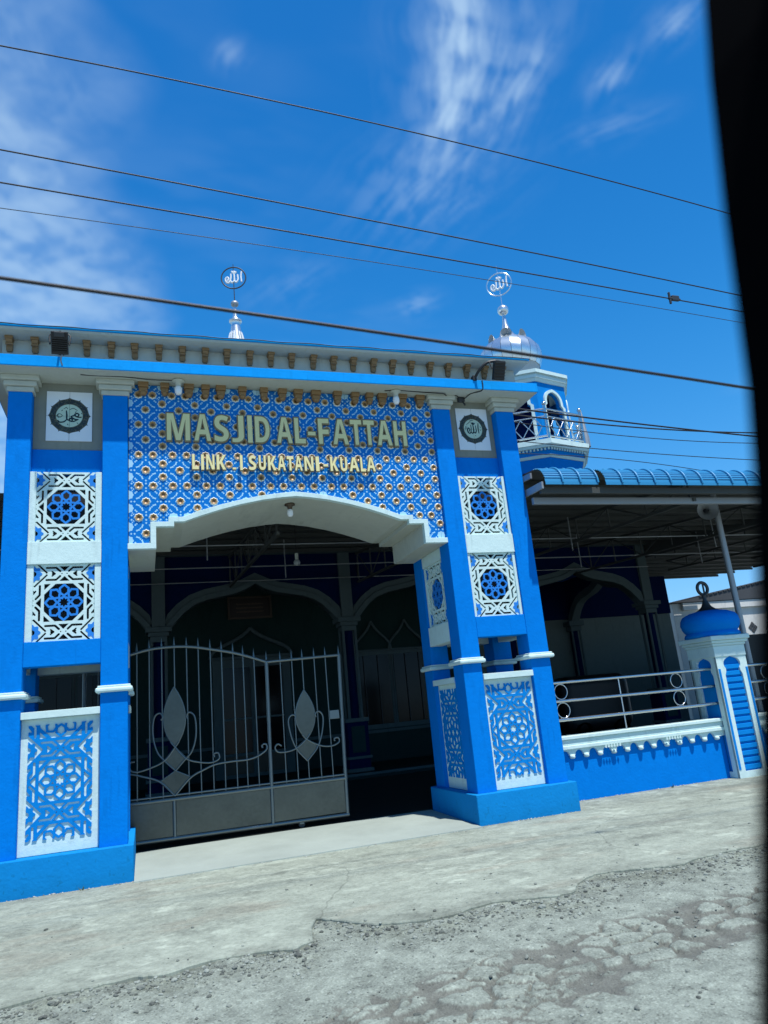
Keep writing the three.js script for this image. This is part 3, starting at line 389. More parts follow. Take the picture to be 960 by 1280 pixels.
const MUHAM = [[[0.42, -0.05], [0.5, 0.08], [0.38, 0.16], [0.28, 0.05], [0.42, -0.06], [0.62, -0.08]], [[0.28, 0.04], [0.1, -0.05], [0.28, -0.2], [0.46, -0.22]], [[0.46, -0.22], [0.2, -0.34], [0.0, -0.28], [0.04, -0.16], [0.16, -0.24], [0.1, -0.36]], [[0.02, -0.3], [-0.12, -0.22], [-0.14, 0.05], [-0.16, 0.3]], [[-0.14, -0.24], [-0.3, -0.38], [-0.52, -0.4], [-0.6, -0.3]]];
const MUHAM_MARKS = [[[-0.3, 0.42], [-0.16, 0.5], [-0.1, 0.42]], [[0.0, 0.38], [0.2, 0.46], [0.42, 0.34]], [[0.3, 0.2], [0.36, 0.28]], [[0.62, 0.2], [0.66, 0.12]], [[-0.5, 0.12], [-0.62, 0.02], [-0.5, -0.1], [-0.38, 0.0], [-0.5, 0.12]], [[-0.58, 0.12], [-0.66, -0.04], [-0.54, -0.14]], [[-0.1, -0.5], [-0.06, -0.58]], [[0.4, -0.42], [0.46, -0.46]], [[-0.42, 0.28], [-0.36, 0.34]]];
function plaqueTex(strokes, marks, sd) {
  const c = document.createElement('canvas'); c.width = 768; c.height = 960; const g = c.getContext('2d'); g.fillStyle = '#dfe4e6'; g.fillRect(0, 0, 768, 960);
  const cx = 384, cy = 470, R = 352; seed = sd;
  g.save(); g.translate(cx, cy); g.fillStyle = '#2c2a20'; g.beginPath(); for (let k = 0; k <= 240; k++) { const a = k / 240 * 2 * Math.PI, r = R * (0.965 - 0.035 * Math.abs(Math.sin(6 * a)) ** 0.7 + 0.02 * Math.abs(Math.sin(a * 2 + Math.PI / 2)) ** 60); g[k ? 'lineTo' : 'moveTo'](r * Math.sin(a), -r * Math.cos(a)); } g.fill();
  for (let k = 0; k < 12; k++) { const a = (k + 0) * Math.PI / 6; g.beginPath(); g.moveTo(R * 0.9 * Math.sin(a - 0.06), -R * 0.9 * Math.cos(a - 0.06)); g.lineTo(R * 1.03 * Math.sin(a), -R * 1.03 * Math.cos(a)); g.lineTo(R * 0.9 * Math.sin(a + 0.06), -R * 0.9 * Math.cos(a + 0.06)); g.fill(); }
  for (let k = 0; k < 260; k++) { const a = rnd() * 6.283, r = R * (0.67 + 0.22 * rnd()); g.strokeStyle = rnd() < 0.6 ? '#7d6f45' : '#56603f'; g.lineWidth = 3; g.beginPath(); g.arc(r * Math.sin(a), -r * Math.cos(a), 4 + 8 * rnd(), rnd() * 6, rnd() * 6 + 3.5); g.stroke(); }
  g.strokeStyle = '#8d8255'; g.lineWidth = 4; for (const q of [0.645, 0.915]) { g.beginPath(); g.arc(0, 0, R * q, 0, 7); g.stroke(); }
  g.fillStyle = '#b5c9b4'; g.beginPath(); g.arc(0, 0, R * 0.63, 0, 7); g.fill();
  g.strokeStyle = '#16221f'; g.lineCap = 'round'; g.lineJoin = 'round'; const S = R * 0.9;
  const draw = (ls, w0) => { for (const l of ls) { const cr = new THREE.CatmullRomCurve3(l.map(([x, y]) => V(x * S, -y * S, 0))), n = 40, p = cr.getPoints(n); for (let i = 0; i < n; i++) { g.lineWidth = w0 * (0.6 + 0.5 * Math.sin(Math.PI * (i + 4) / (n + 8))); g.beginPath(); g.moveTo(p[i].x, p[i].y); g.lineTo(p[i + 1].x, p[i + 1].y); g.stroke(); } } };
  draw(strokes, 26); draw(marks, 11); g.restore();
  const t = new THREE.CanvasTexture(c); t.colorSpace = THREE.SRGBColorSpace; t.anisotropy = 8; return t;
}
function plaque(label, x0, x1, y0, y1, tex) {
  const t = thing('calligraphy_plaque', label, 'plaque', [(x0 + x1) / 2, y0, -0.14]); const mat = new THREE.MeshPhysicalMaterial({ map: tex, roughness: 0.25 }), w = (x1 - x0) / 2, h = (y1 - y0) / 2;
  for (let i = 0; i < 2; i++) for (let j = 0; j < 2; j++) { const g = new RoundedBoxGeometry(w - 0.003, h - 0.003, 0.014, 1, 0.002); const p = g.attributes.position, uv = g.attributes.uv; for (let k = 0; k < p.count; k++) uv.setXY(k, (p.getX(k) / w + 0.5 + i) / 2, (p.getY(k) / h + 0.5 + j) / 2); part(t, 'tile', g, mat, [(i - 0.5) * w, (j + 0.5) * h, 0.0075]); }
}
plaque('square white tile plaque with round Arabic calligraphy on the left tower', -1.124, -0.599, 4.994, 5.649, plaqueTex(MUHAM, MUHAM_MARKS, 77));
plaque('square white tile plaque with round Arabic calligraphy on the right tower', 4.359, 4.865, 4.996, 5.651, plaqueTex(ALLAH, ALLAH_MARKS, 99));

// ------------------------------------------------------------------ lamps and floodlights
function bulb(label, x, y, z, s = 1, brown = false) {
  const t = thing('ceiling_lamp', label, 'lamp', [x, y, z], 'white lamps under the gateway roof');
  part(t, 'mount', lathe([[0.001, 0], [0.075 * s, 0], [0.078 * s, -0.02], [0.04 * s, -0.035], [0.034 * s, -0.09 * s], [0.001, -0.09 * s]], 20), brown ? M.wood : M.offWhite);
  part(t, 'glass_bulb', lathe([[0.001, -0.20 * s], [0.03 * s, -0.195 * s], [0.045 * s, -0.165 * s], [0.046 * s, -0.12 * s], [0.038 * s, -0.088 * s], [0.001, -0.088 * s]], 20), M.bulb);
}
bulb('white lamp under the soffit beside the left tower', 0.429, YS - 0.006, 0.12); bulb('white lamp under the soffit beside the right tower', 3.36, YS - 0.006, 0.12);
bulb('white lamp on a brown holder under the middle of the arch', 1.86, 4.252, -0.35, 0.9, true);
function flood(label, x, side) {
  const t = thing('floodlight', label, 'floodlight', [x, side ? 5.905 : 5.92, 0.3]); t.scale.setScalar(0.8);
  if (side) {
    part(t, 'bracket_arm', tube([[-0.17, 0.02, -0.02], [-0.12, 0.14, 0.14], [0.0, 0.24, 0.22], [0.16, 0.27, 0.26]], 0.025, 24, 8), M.black);
    const h = part(t, 'housing', box(-0.115, 0.115, -0.17, 0.17, -0.035, 0.035, 0.012), M.black, [0.17, 0.06, 0.3], [0.45, 0.1, 0]);
    for (let k = 0; k < 6; k++) part(h, 'fin', box(-0.105, 0.105, -0.004, 0.004, 0.034, 0.07, 0.002), M.darkMetal, [0, -0.14 + k * 0.055, 0]);
    part(t, 'yoke', tube([[0.05, 0.1, 0.28], [0.05, 0.26, 0.25], [0.29, 0.26, 0.25], [0.29, 0.1, 0.28]], 0.012, 20, 6), M.black);
    part(t, 'clamp', box(-0.215, -0.14, -0.02, 0.08, -0.06, 0.035, 0.008), M.black);
  } else {
    part(t, 'bracket_arm', tube([[0.0, 0.28, 0.02], [0.0, 0.29, 0.12], [0, 0.25, 0.27]], 0.016, 16, 6), M.galv);
    const h = part(t, 'housing', box(-0.115, 0.115, -0.165, 0.165, -0.03, 0.03, 0.01), M.black, [0, 0.05, 0.3], [0.5, 0, 0]);
    part(h, 'lens', box(-0.1, 0.1, -0.13, 0.06, 0.0305, 0.036, 0), M.glassDark);
    for (let k = 0; k < 7; k++) part(h, 'louvre', box(-0.1, 0.1, -0.003, 0.003, 0.037, 0.046, 0), M.darkMetal, [0, -0.12 + k * 0.03, 0]);
    part(h, 'driver_box', box(-0.07, 0.07, 0.085, 0.155, 0.0305, 0.06, 0.006), M.darkMetal);
    part(t, 'yoke', tube([[-0.13, 0.02, 0.3], [-0.128, 0.2, 0.27], [0.128, 0.2, 0.27], [0.13, 0.02, 0.3]], 0.01, 20, 6), M.black);
    part(t, 'flex', tube([[0.03, -0.09, 0.24], [0.0, -0.13, 0.1], [0.03, -0.17, -0.05], [0.08, -0.14, -0.14]], 0.012, 20, 6), M.galv);
  }
}
flood('black floodlight hanging on the roof edge above the left plaque', -0.92, false);
flood('black finned floodlight on a bent arm above the right plaque', 4.66, true);

// ------------------------------------------------------------------ sliding gate
{
  const Z = -1.6, G = thing('sliding_gate', 'grey steel sliding gate with spiked bars and leaf ornaments', 'gate', [0, 0, Z]);
  const topC = [[-0.75, 2.36], [-0.5, 2.43], [-0.22, 2.499], [0.07, 2.563], [0.388, 2.580], [0.64, 2.56], [0.866, 2.515], [1.17, 2.448], [1.413, 2.37], [1.639, 2.285]];
  const crv = new THREE.CatmullRomCurve3(topC.map(([x, y]) => V(x, y, 0)));
  const topY = x => { if (x > 1.64) return 2.285 + 0.026 * (x - 1.64); for (let i = 1; i < topC.length; i++) if (x <= topC[i][0]) { const [a, b] = topC[i - 1], [c, d] = topC[i]; return b + (d - b) * (x - a) / (c - a); } return 2.3; };
  part(G, 'top_rail', new THREE.TubeGeometry(crv, 60, 0.022, 8), M.steel);
  part(G, 'top_rail', cyl([1.62, 2.285, 0], [2.72, 2.312, 0], 0.022), M.steel);
  const tap = (x0, y0, x1, y1, r) => cyl([x0, y0, 0], [x1, y1, 0], r, r, 10);
  part(G, 'frame_post', tap(1.625, 0.13, 1.64, 2.285, 0.026), M.steel); part(G, 'frame_post', tap(2.66, 0.13, 2.70, 2.312, 0.026), M.steel); part(G, 'frame_post', tap(-0.75, 0.13, -0.75, 2.36, 0.026), M.steel);
  part(G, 'mid_rail', tap(-0.75, 0.615, 2.66, 0.608, 0.027), M.steel); part(G, 'mid_rail', tap(-0.75, 0.665, 2.66, 0.658, 0.014), M.steel); part(G, 'bottom_rail', tap(-0.75, 0.145, 2.68, 0.13, 0.03), M.steel);
  part(G, 'stile', tap(0.357, 0.14, 0.353, 0.61, 0.024), M.steel);
  for (const [a, b] of [[-0.72, 0.335], [0.378, 1.602], [1.648, 2.64]]) part(G, 'sheet_panel', box(a, b, 0.165, 0.592, -0.008, 0.008, 0.004), M.steelPanel);
  const gSpike = new THREE.ConeGeometry(0.017, 0.13, 8); gSpike.translate(0, 0.065, 0); const knob = new THREE.SphereGeometry(0.013, 8, 6);
  const bars = [-0.58, -0.42, -0.26, -0.1, 0.058, 0.22, 0.385, 0.548, 0.705, 0.866, 1.019, 1.176, 1.313, 1.465, 1.64, 1.836, 2.002, 2.155, 2.33, 2.496, 2.70];
  bars.forEach((x, i) => {
    const yt = topY(x);
    if (Math.abs(x - 1.64) > 0.02 && Math.abs(x - 2.70) > 0.02) {
      const k = [1.35, 1.72, 1.55, 1.3][i % 4] + 0.25;
      // bars that would cross a leaf ornament stop above and below it
      const segs = Math.abs(x - 0.385) < 0.03 ? [[2.04, yt]] : Math.abs(x - 2.155) < 0.03 ? [[0.63, 0.9], [1.85, yt]] : [[0.63, yt]];
      const b = part(G, 'bar', merge([...segs.map(([a, c]) => cyl([x, a, 0], [x, c, 0], 0.0085, 0.0085, 8)), knob.clone().translate(x, segs.length > 1 || segs[0][0] > 1 ? yt - 0.02 : k, 0.004)]), M.steel);
      part(b, 'spike', gSpike, M.steel, [x, yt + 0.015, 0]);
    } else part(G, 'spike', gSpike, M.steel, [x, yt + 0.015, 0]);
  });
  const leafShape = (x, y0, y1, w) => { const s = new THREE.Shape(), h = y1 - y0, m = y0 + h * 0.5; s.moveTo(x, y0); s.bezierCurveTo(x + w * 0.75, y0 + h * 0.22, x + w * 1.2, m + h * 0.05, x, y1); s.bezierCurveTo(x - w * 1.2, m + h * 0.05, x - w * 0.75, y0 + h * 0.22, x, y0); return s; };
  const outline = (s, r) => { const p = s.getPoints(14).map(q => V(q.x, q.y, 0)); if (p[0].distanceTo(p[p.length - 1]) < 1e-6) p.pop(); const c = new THREE.CurvePath(); for (let i = 0; i < p.length; i++) c.add(new THREE.LineCurve3(p[i], p[(i + 1) % p.length])); return merge(c.curves.map(l => cyl(l.v1.toArray(), l.v2.toArray(), r, r, 6))); };
  const orn = (s) => { const o = part(G, 'leaf_ornament', extr(s, -0.012, 0.012, 0.005), M.steelPanel); part(o, 'rim', outline(s, 0.0125), M.steel); };
  orn(leafShape(0.375, 1.262, 2.04, 0.19)); orn(leafShape(2.15, 1.186, 1.855, 0.185));
  orn(poly([[0.376, 1.26], [0.515, 1.105], [0.377, 0.965], [0.24, 1.103]])); orn(poly([[0.377, 0.96], [0.576, 0.862], [0.365, 0.655], [0.181, 0.846]])); orn(poly([[2.144, 1.186], [2.296, 1.065], [2.142, 0.896], [1.995, 1.077]]));
  const scroll = (p, r = 0.0125) => part(G, 'scroll', tube(p.map(([x, y]) => [x, y, 0.012]), r, 44, 7), M.steel);
  const curl = (x, y, dx, up) => [[x, y], [x + dx * 0.6, y + up * 0.025], [x + dx, y - 0.005], [x + dx * 0.7, y - up * 0.04 - 0.01], [x + dx * 0.35, y - up * 0.02]];
  scroll([[0.20, 1.62], [0.225, 1.655], [0.19, 1.712], [0.13, 1.686], [0.095, 1.481], [0.15, 1.22], [0.24, 1.103], [0.377, 0.963]]);
  scroll([[0.55, 1.60], [0.53, 1.64], [0.56, 1.692], [0.626, 1.65], [0.648, 1.38], [0.585, 1.177], [0.51, 1.10], [0.377, 0.963]]);
  scroll([[-0.13, 1.13], [-0.19, 1.12], [-0.185, 1.03], [-0.12, 1.0], [0.06, 1.03], [0.24, 1.103], [0.376, 1.26], [0.43, 1.33]]);
  scroll([[0.32, 1.33], [0.376, 1.26], [0.515, 1.10], [0.692, 1.035], [0.86, 1.018], [0.945, 1.06], [0.93, 1.13], [0.87, 1.12], [0.885, 1.08]]);
  scroll([[-0.75, 0.86], [-0.5, 0.97], [-0.219, 0.984], [-0.035, 0.935], [0.181, 0.846], [0.365, 0.655]], 0.014);
  scroll([[0.365, 0.655], [0.576, 0.862], [0.75, 0.94], [0.887, 0.985], [1.1, 1.0], [1.353, 1.004], [1.5, 1.05], [1.59, 1.12], [1.575, 1.18], [1.52, 1.17], [1.53, 1.13]], 0.014);
  scroll([[1.995, 1.47], [2.01, 1.50], [1.965, 1.53], [1.91, 1.48], [1.92, 1.30], [1.995, 1.077], [2.142, 0.896]]);
  scroll([[2.30, 1.47], [2.29, 1.51], [2.34, 1.545], [2.395, 1.49], [2.38, 1.28], [2.297, 1.065], [2.142, 0.896]]);
  scroll([[1.79, 1.13], [1.74, 1.16], [1.70, 1.12], [1.73, 1.06], [1.85, 1.045], [1.995, 1.077], [2.144, 1.186], [2.2, 1.25]]);
  scroll([[2.09, 1.25], [2.144, 1.186], [2.297, 1.096], [2.42, 1.06], [2.54, 1.065], [2.615, 1.11], [2.60, 1.16], [2.54, 1.15], [2.55, 1.12]]);
  part(G, 'lock_plate', box(2.50, 2.64, 1.42, 1.54, -0.012, 0.02, 0.004), M.steel);
  const w = part(G, 'wheel', (() => { const g = new THREE.CylinderGeometry(0.042, 0.042, 0.03, 18); g.rotateX(Math.PI / 2); return g; })(), M.darkMetal, [2.01, 0.092, 0]); part(w, 'wheel_fork', box(-0.03, 0.03, 0, 0.05, -0.024, 0.024, 0.004), M.steel, [0, 0, 0]);
  const w2 = part(G, 'wheel', w.geometry, M.darkMetal, [-0.4, 0.092, 0]); part(w2, 'wheel_fork', box(-0.03, 0.03, 0, 0.05, -0.024, 0.024, 0.004), M.steel, [0, 0, 0]);
}

// ------------------------------------------------------------------ boundary wall, railing, pillar
const gBall = lathe([[0.001, -0.035], [0.03, -0.03], [0.042, -0.012], [0.036, 0.01], [0.03, 0.02], [0.001, 0.03]], 14);
function fence(label, x0, x1, extras) {
  const F = thing('boundary_wall', label, 'wall', [x0, 0, -0.65]);
  const L = x1 - x0; part(F, 'wall', box(0, L, -0.08, 0.69, -0.14, 0.0, 0.006), M.blue);
  part(F, 'coping', merge([box(0, L, 0.825, 0.875, -0.20, 0.075, 0.01), box(0, L, 0.745, 0.827, -0.18, 0.05, 0.012), box(0, L, 0.69, 0.747, -0.19, 0.068, 0.012)]), M.white);
  // scalloped valance with drops
  const s = new THREE.Shape(), st = 0.2308, n = Math.floor(L / st); s.moveTo(0, 0.70); s.lineTo(0, 0.62);
  for (let k = 0; k < n; k++) { const a = 0.02 + k * st; s.lineTo(a + 0.04, 0.612); s.absarc(a + st / 2, 0.607, 0.072, Math.PI, 0, true); s.lineTo(a + st, 0.612); } s.lineTo(L, 0.62); s.lineTo(L, 0.70); s.closePath();
  part(F, 'valance', extr(s, -0.002, 0.04), M.white);
  for (let k = 0; k <= n; k++) { const x = 0.02 + k * st; if (x > L - 0.03) break; part(F, 'drop', gBall, M.white, [x + (k === 0 ? 0.03 : 0), 0.598, 0.028]); }
  for (const x of extras.combs || []) part(F, 'comb_ornament', merge(Array.from({ length: 6 }, (_, i) => new THREE.ConeGeometry(0.02, 0.075, 4).rotateX(0.25).translate(x + i * 0.048, 0.70, 0.085))), M.white);
  for (const y of [1.62, 1.36, 1.10]) part(F, 'rail', cyl([0, y, 0.03], [L, y - 0.008, 0.03], 0.024, 0.024, 12), M.tubeSteel);
  for (const x of extras.bal) part(F, 'baluster', cyl([x, 0.87, 0.03], [x, 1.6, 0.03], 0.012), M.tubeSteel);
  for (const x of extras.rings) for (const y of [1.49, 1.23]) { const g = new THREE.TorusGeometry(0.105, 0.0085, 8, 28); part(F, 'ring', g, M.tubeSteel, [x, y, 0.03]); }
}
fence('low blue wall with white scalloped coping and steel rails right of the gateway', 5.25, 8.42, { bal: [1.45], rings: [0.45, 2.48], combs: [1.02, 2.08] });
fence('short run of low blue wall with rails beyond the domed pillar', 8.99, 13.4, { bal: [1.45, 2.9], rings: [0.5, 2.4], combs: [] });
fence('low blue wall with steel rails left of the gateway', -8.2, -1.55, { bal: [1.5, 3], rings: [0.5, 2.4, 4.3], combs: [] });
{
  const x0 = 8.40, x1 = 8.985, zf = -0.45, zb = -1.035, P = thing('gate_pillar', 'square white pillar with blue louvred panels and a blue onion dome', 'pillar', [(x0 + x1) / 2, 0, (zf + zb) / 2]), h = (x1 - x0) / 2;
  part(P, 'core', box(-h + 0.04, h - 0.04, -0.02, 1.9, -h + 0.04, h - 0.04, 0.004), M.blue);
  const fr = () => { const s = poly([[-h, -0.02], [h, -0.02], [h, 1.80], [-h, 1.80]]), p = new THREE.Path(), w = h - 0.125, W = w - 0.01; p.moveTo(-w, 0.09); p.lineTo(w, 0.09); p.lineTo(w, 1.50); p.lineTo(w - 0.03, 1.56); p.lineTo(w - 0.03, 1.60); p.bezierCurveTo(w + 0.015, 1.66, w + 0.01, 1.74, 0.05, 1.77); p.lineTo(0, 1.83 - 0.035); p.lineTo(-0.05, 1.77); p.bezierCurveTo(-w - 0.01, 1.74, -w - 0.015, 1.66, -w + 0.03, 1.60); p.lineTo(-w + 0.03, 1.56); p.lineTo(-w, 1.50); p.closePath(); s.holes.push(p); return s; };
  const gF = extr(fr(), h - 0.042, h); const cham = 0.012;
  for (let k = 0; k < 4; k++) part(P, 'face_frame', gF, M.white, [0, 0, (k % 2) * 0.0005], [0, k * Math.PI / 2, 0]);
  const gS = extr(poly([[-0.014, 0], [0.012, 0.018], [0.012, 0.074], [0.004, 0.078]]), -(h - 0.128), h - 0.128).rotateY(-Math.PI / 2);
  for (const k of [0, 2]) for (let i = 0; i < 16; i++) { const a = k * Math.PI / 2, v = V(0, 0, h - 0.03).applyAxisAngle(V(0, 1, 0), a); part(P, 'louvre', gS, M.blue2, [v.x, 0.1 + i * 0.0985, v.z], [0, a, 0]); }
  for (const k of [1, 3]) { const a = k * Math.PI / 2; const v = V(0, 0, h - 0.036).applyAxisAngle(V(0, 1, 0), a); part(P, 'inset_panel', box(-h + 0.15, h - 0.15, 0.1, 1.6, 0, 0.006, 0.002), M.blue2, [v.x, 0, v.z], [0, a, 0]); }
  for (const [sx, sz, a] of [[-1, 1, -1], [1, 1, 1]]) part(P, 'corner_strip', box(-0.02, 0.02, 0.12, 1.6, -0.002, 0.006, 0.002), M.blue2, [sx * (h - 0.0285), 0, sz * (h + 0.0015) - 0.0], [0, 0, 0]);
  part(P, 'cap', merge([box(-h - 0.012, h + 0.012, 1.78, 1.95, -h - 0.012, h + 0.012, 0.01), box(-h - 0.03, h + 0.03, 1.95, 1.99, -h - 0.03, h + 0.03, 0.012), box(-h - 0.055, h + 0.055, 1.99, 2.035, -h - 0.055, h + 0.055, 0.014), box(-h - 0.085, h + 0.085, 2.035, 2.105, -h - 0.085, h + 0.085, 0.012)]), M.white);
  part(P, 'onion_dome', lathe([[0.001, 2.1], [0.41, 2.1], [0.425, 2.13], [0.41, 2.17], [0.385, 2.185], [0.40, 2.20], [0.435, 2.26], [0.45, 2.33], [0.438, 2.40], [0.40, 2.46], [0.30, 2.505], [0.18, 2.53], [0.001, 2.54]], 40), M.blue);
  const f = part(P, 'finial', lathe([[0.19, 2.53], [0.14, 2.55], [0.08, 2.60], [0.05, 2.66], [0.03, 2.72], [0.03, 2.78], [0.05, 2.80], [0.001, 2.82]], 18), M.darkMetal);
  part(f, 'ring_emblem', new THREE.TorusGeometry(0.10, 0.026, 8, 28).translate(0, 2.90, 0), M.darkMetal); part(f, 'emblem', cyl([0, 2.8, 0], [0, 3.0, 0], 0.015).translate(0.02, 0, 0), M.darkMetal);
}

// ------------------------------------------------------------------ courtyard canopy
{
  const C = thing('courtyard_canopy', 'large metal courtyard roof with a blue rolled front edge on steel trusses', 'canopy');
  const ry = (z, x = 0) => 4.58 + (0.22 - z) * (x > 13.6 ? 0.045 : 0.098), X0 = 5.29, X1 = 20.3;
  const sheet = (x0, x1, zf, zb) => { const q = z => ry(z, (x0 + x1) / 2), s = poly([[-zf, q(zf)], [-zb, q(zb)], [-zb, q(zb) - 0.012], [-zf, q(zf) - 0.012]]); const g = new THREE.ExtrudeGeometry(s, { depth: x1 - x0, bevelEnabled: false }); g.rotateY(Math.PI / 2); g.translate(x0, 0, 0); return uvm(g); };
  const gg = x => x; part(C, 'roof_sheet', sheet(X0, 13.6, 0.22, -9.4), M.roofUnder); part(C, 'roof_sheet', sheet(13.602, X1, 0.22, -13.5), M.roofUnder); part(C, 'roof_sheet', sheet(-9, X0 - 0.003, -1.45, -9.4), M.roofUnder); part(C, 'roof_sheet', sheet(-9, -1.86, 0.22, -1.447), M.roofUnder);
  { const g = new THREE.ExtrudeGeometry(poly([[-0.2, ry(0.2, 0) + 0.01], [13.3, ry(-13.3, 0) + 0.01], [13.3, ry(-13.3, 20) - 0.03], [-0.2, ry(0.2, 20) - 0.03]]), { depth: 0.03, bevelEnabled: false }); g.rotateY(Math.PI / 2); g.translate(13.585, 0, 0); part(C, 'step_board', uvm(g), M.roofUnder); }
  // rolled front panels: crimped quarter curve
  const prof = []; for (let i = 0; i <= 40; i++) { const t = i / 40, a = t * Math.PI * 0.5, r = 0.275 + 0.013 * (i % 4 < 2 ? 1 : 0) * (t < 0.85 ? 1 : 0); prof.push([0.215 + r * Math.sin(a) + 0.0, 4.30 + r * Math.cos(a)]); }
  const PW = 0.2845; const mk = () => { const pos = [], idx = [], n = prof.length; for (const x of [0, PW - 0.012]) for (const [z, y] of prof) pos.push(x, y, z); for (let i = 0; i < n - 1; i++) idx.push(i, i + 1, n + i, i + 1, n + i + 1, n + i); const g = new THREE.BufferGeometry(); g.setAttribute('position', new THREE.Float32BufferAttribute(pos, 3)); g.setIndex(idx); const h = g.toNonIndexed(); h.computeVertexNormals(); h.setAttribute('uv', new THREE.Float32BufferAttribute(new Float32Array(h.attributes.position.count * 2), 2)); const rib = norm(tube(Array.from({ length: 9 }, (_, i) => { const a = i / 8 * Math.PI / 2; return [PW - 0.012, 4.30 + 0.297 * Math.cos(a), 0.215 + 0.297 * Math.sin(a)]; }), 0.016, 16, 6)); const lip = norm(box(0, PW - 0.005, 4.275, 4.315, 0.485, 0.498, 0)); const top = norm(box(0, PW - 0.012, 4.578, 4.588, -0.6, 0.22, 0)); return mergeGeometries([h, rib, lip]); };
  const gP = mk(), ridge = merge([tube([[0, 4.59, 0.2], [0.0, 4.64, 0.12], [0, 4.63, 0.02], [0, 4.66, -0.15]], 0.014, 12, 5)]);
  for (let k = 0, x = X0 + 0.005; x < X1 - 1; k++, x += PW) { if (k === 3) x += 0.13; const p = part(C, 'edge_panel', gP, M.roofBlue, [x, 0, (rnd() - 0.5) * 0.006]); part(p, 'ridge_clip', ridge, M.roofBlue, [PW - 0.012, 0, 0]); }
  for (let x = -2.15; x > -8.5; x -= PW) part(C, 'edge_panel', gP, M.roofBlue, [x, 0, 0]);
  // timber and steel under it
  part(C, 'edge_beam', box(X0, X1, 4.19, 4.28, 0.3, 0.36, 0.004), M.purlin); part(C, 'edge_beam', box(X0 - 0.0, X1, 4.10, 4.20, 0.06, 0.12, 0.004), M.galv);
  part(C, 'barge_board', beam([X0 - 0.02, 4.28, 0.45], [X0 - 0.02, 4.35, -1.4], 0.03, 0.10), M.galv); part(C, 'barge_board', beam([X0 - 0.03, 4.5, 0.2], [X0 - 0.03, 4.62, -1.4], 0.03, 0.08), M.galv);
  for (let z = -0.35; z > -13.4; z -= 0.82) { const z0 = z, u = ry(z, 20) - 0.06; part(C, 'purlin', box(13.62, X1, u - 0.04, u + 0.035, z0 - 0.025, z0 + 0.025, 0), M.purlin); if (z < -9.3) continue; const y = ry(z) - 0.06; part(C, 'purlin', box(z0 > -1.5 ? X0 : -8.9, 13.58, y - 0.04, y + 0.035, z0 - 0.025, z0 + 0.025, 0), M.purlin); }
  for (let x = -7.4; x < 20.8; x += 3.1) {
    const zf = x > X0 ? 0.15 : -1.55, zb = -8.1, fl = x > 13.6; const bars = [beam([x, ry(zf, x) - 0.14, zf], [x, ry(zb, x) - 0.14, zb], 0.05, 0.05), beam([x, 4.16, zf], [x, 4.55, zb], 0.05, 0.05)];
    const t = part(C, 'truss', merge(bars), M.purlin); let k = 0;
    for (let z = zf - 0.1; z > zb; z -= 1.05, k++) { const f = (zf - z) / (zf - zb), yl = 4.16 + 0.39 * f, zn = Math.max(zb, z - 1.05), fn = (zf - zn) / (zf - zb); part(t, 'strut', merge([cyl([x, yl, z], [x, ry(z, x) - 0.14, z], 0.018, 0.018, 6), k % 2 ? cyl([x, yl, z], [x, ry(zn, x) - 0.14, zn], 0.014, 0.014, 6) : cyl([x, ry(z, x) - 0.14, z], [x, 4.16 + 0.39 * fn, zn], 0.014, 0.014, 6)]), M.purlin); }
  }
  for (const z of [-3.2, -5.6, -7.7]) part(C, 'tie_rod', cyl([-8.5, 4.22 + 0.05 * -z, z], [z < -7 ? 13.3 : 20.2, 4.22 + 0.05 * -z, z], 0.014, 0.014, 6), M.galv);
  for (let i = 0; i < 15; i++) { const x = -6 + i * 1.75, z = [-3.2, -5.6][i % 2]; part(C, 'hanger', cyl([x, 4.22 - 0.05 * z - 0.25, z], [x, ry(z, x) - 0.1, z], 0.012, 0.012, 6), M.galv); }
  for (const [x, z, b] of [[9.48, -0.9, -0.05], [16.5, -0.9, -0.05], [19.5, -8, -0.05]]) part(C, 'post', cyl([x, b, z], [x, ry(z, x) - 0.06, z], 0.05, 0.05, 14), M.galv);
  part(C, 'rain_spout', beam([6.16, 4.45, 0.40], [6.5, 4.72, -0.35], 0.16, 0.05), M.black);
  part(C, 'loose_board', box(5.75, 6.05, 4.63, 4.69, -0.25, -0.1, 0.004), M.white);
  const hs = thing('horn_loudspeaker', 'grey horn loudspeaker hung under the canopy beside its steel post', 'loudspeaker', [9.16, 4.25, -0.75]);
  part(hs, 'horn', lathe([[0.03, -0.22], [0.05, -0.16], [0.10, -0.06], [0.17, 0.0], [0.178, 0.006], [0.165, -0.004], [0.095, -0.06], [0.04, -0.16]], 28).rotateX(Math.PI / 2), M.galv, [0, 0, 0], [0.15, -0.5, 0]);
  part(hs, 'driver', cyl([0, 0, 0], [0, 0, -0.14], 0.06, 0.06, 16), M.darkMetal, [0.09, 0.03, -0.19], [0.15, -0.5, 0]); part(hs, 'bracket', cyl([0.05, 0, -0.1], [0.30, 0.05, -0.15], 0.02), M.darkMetal);
}

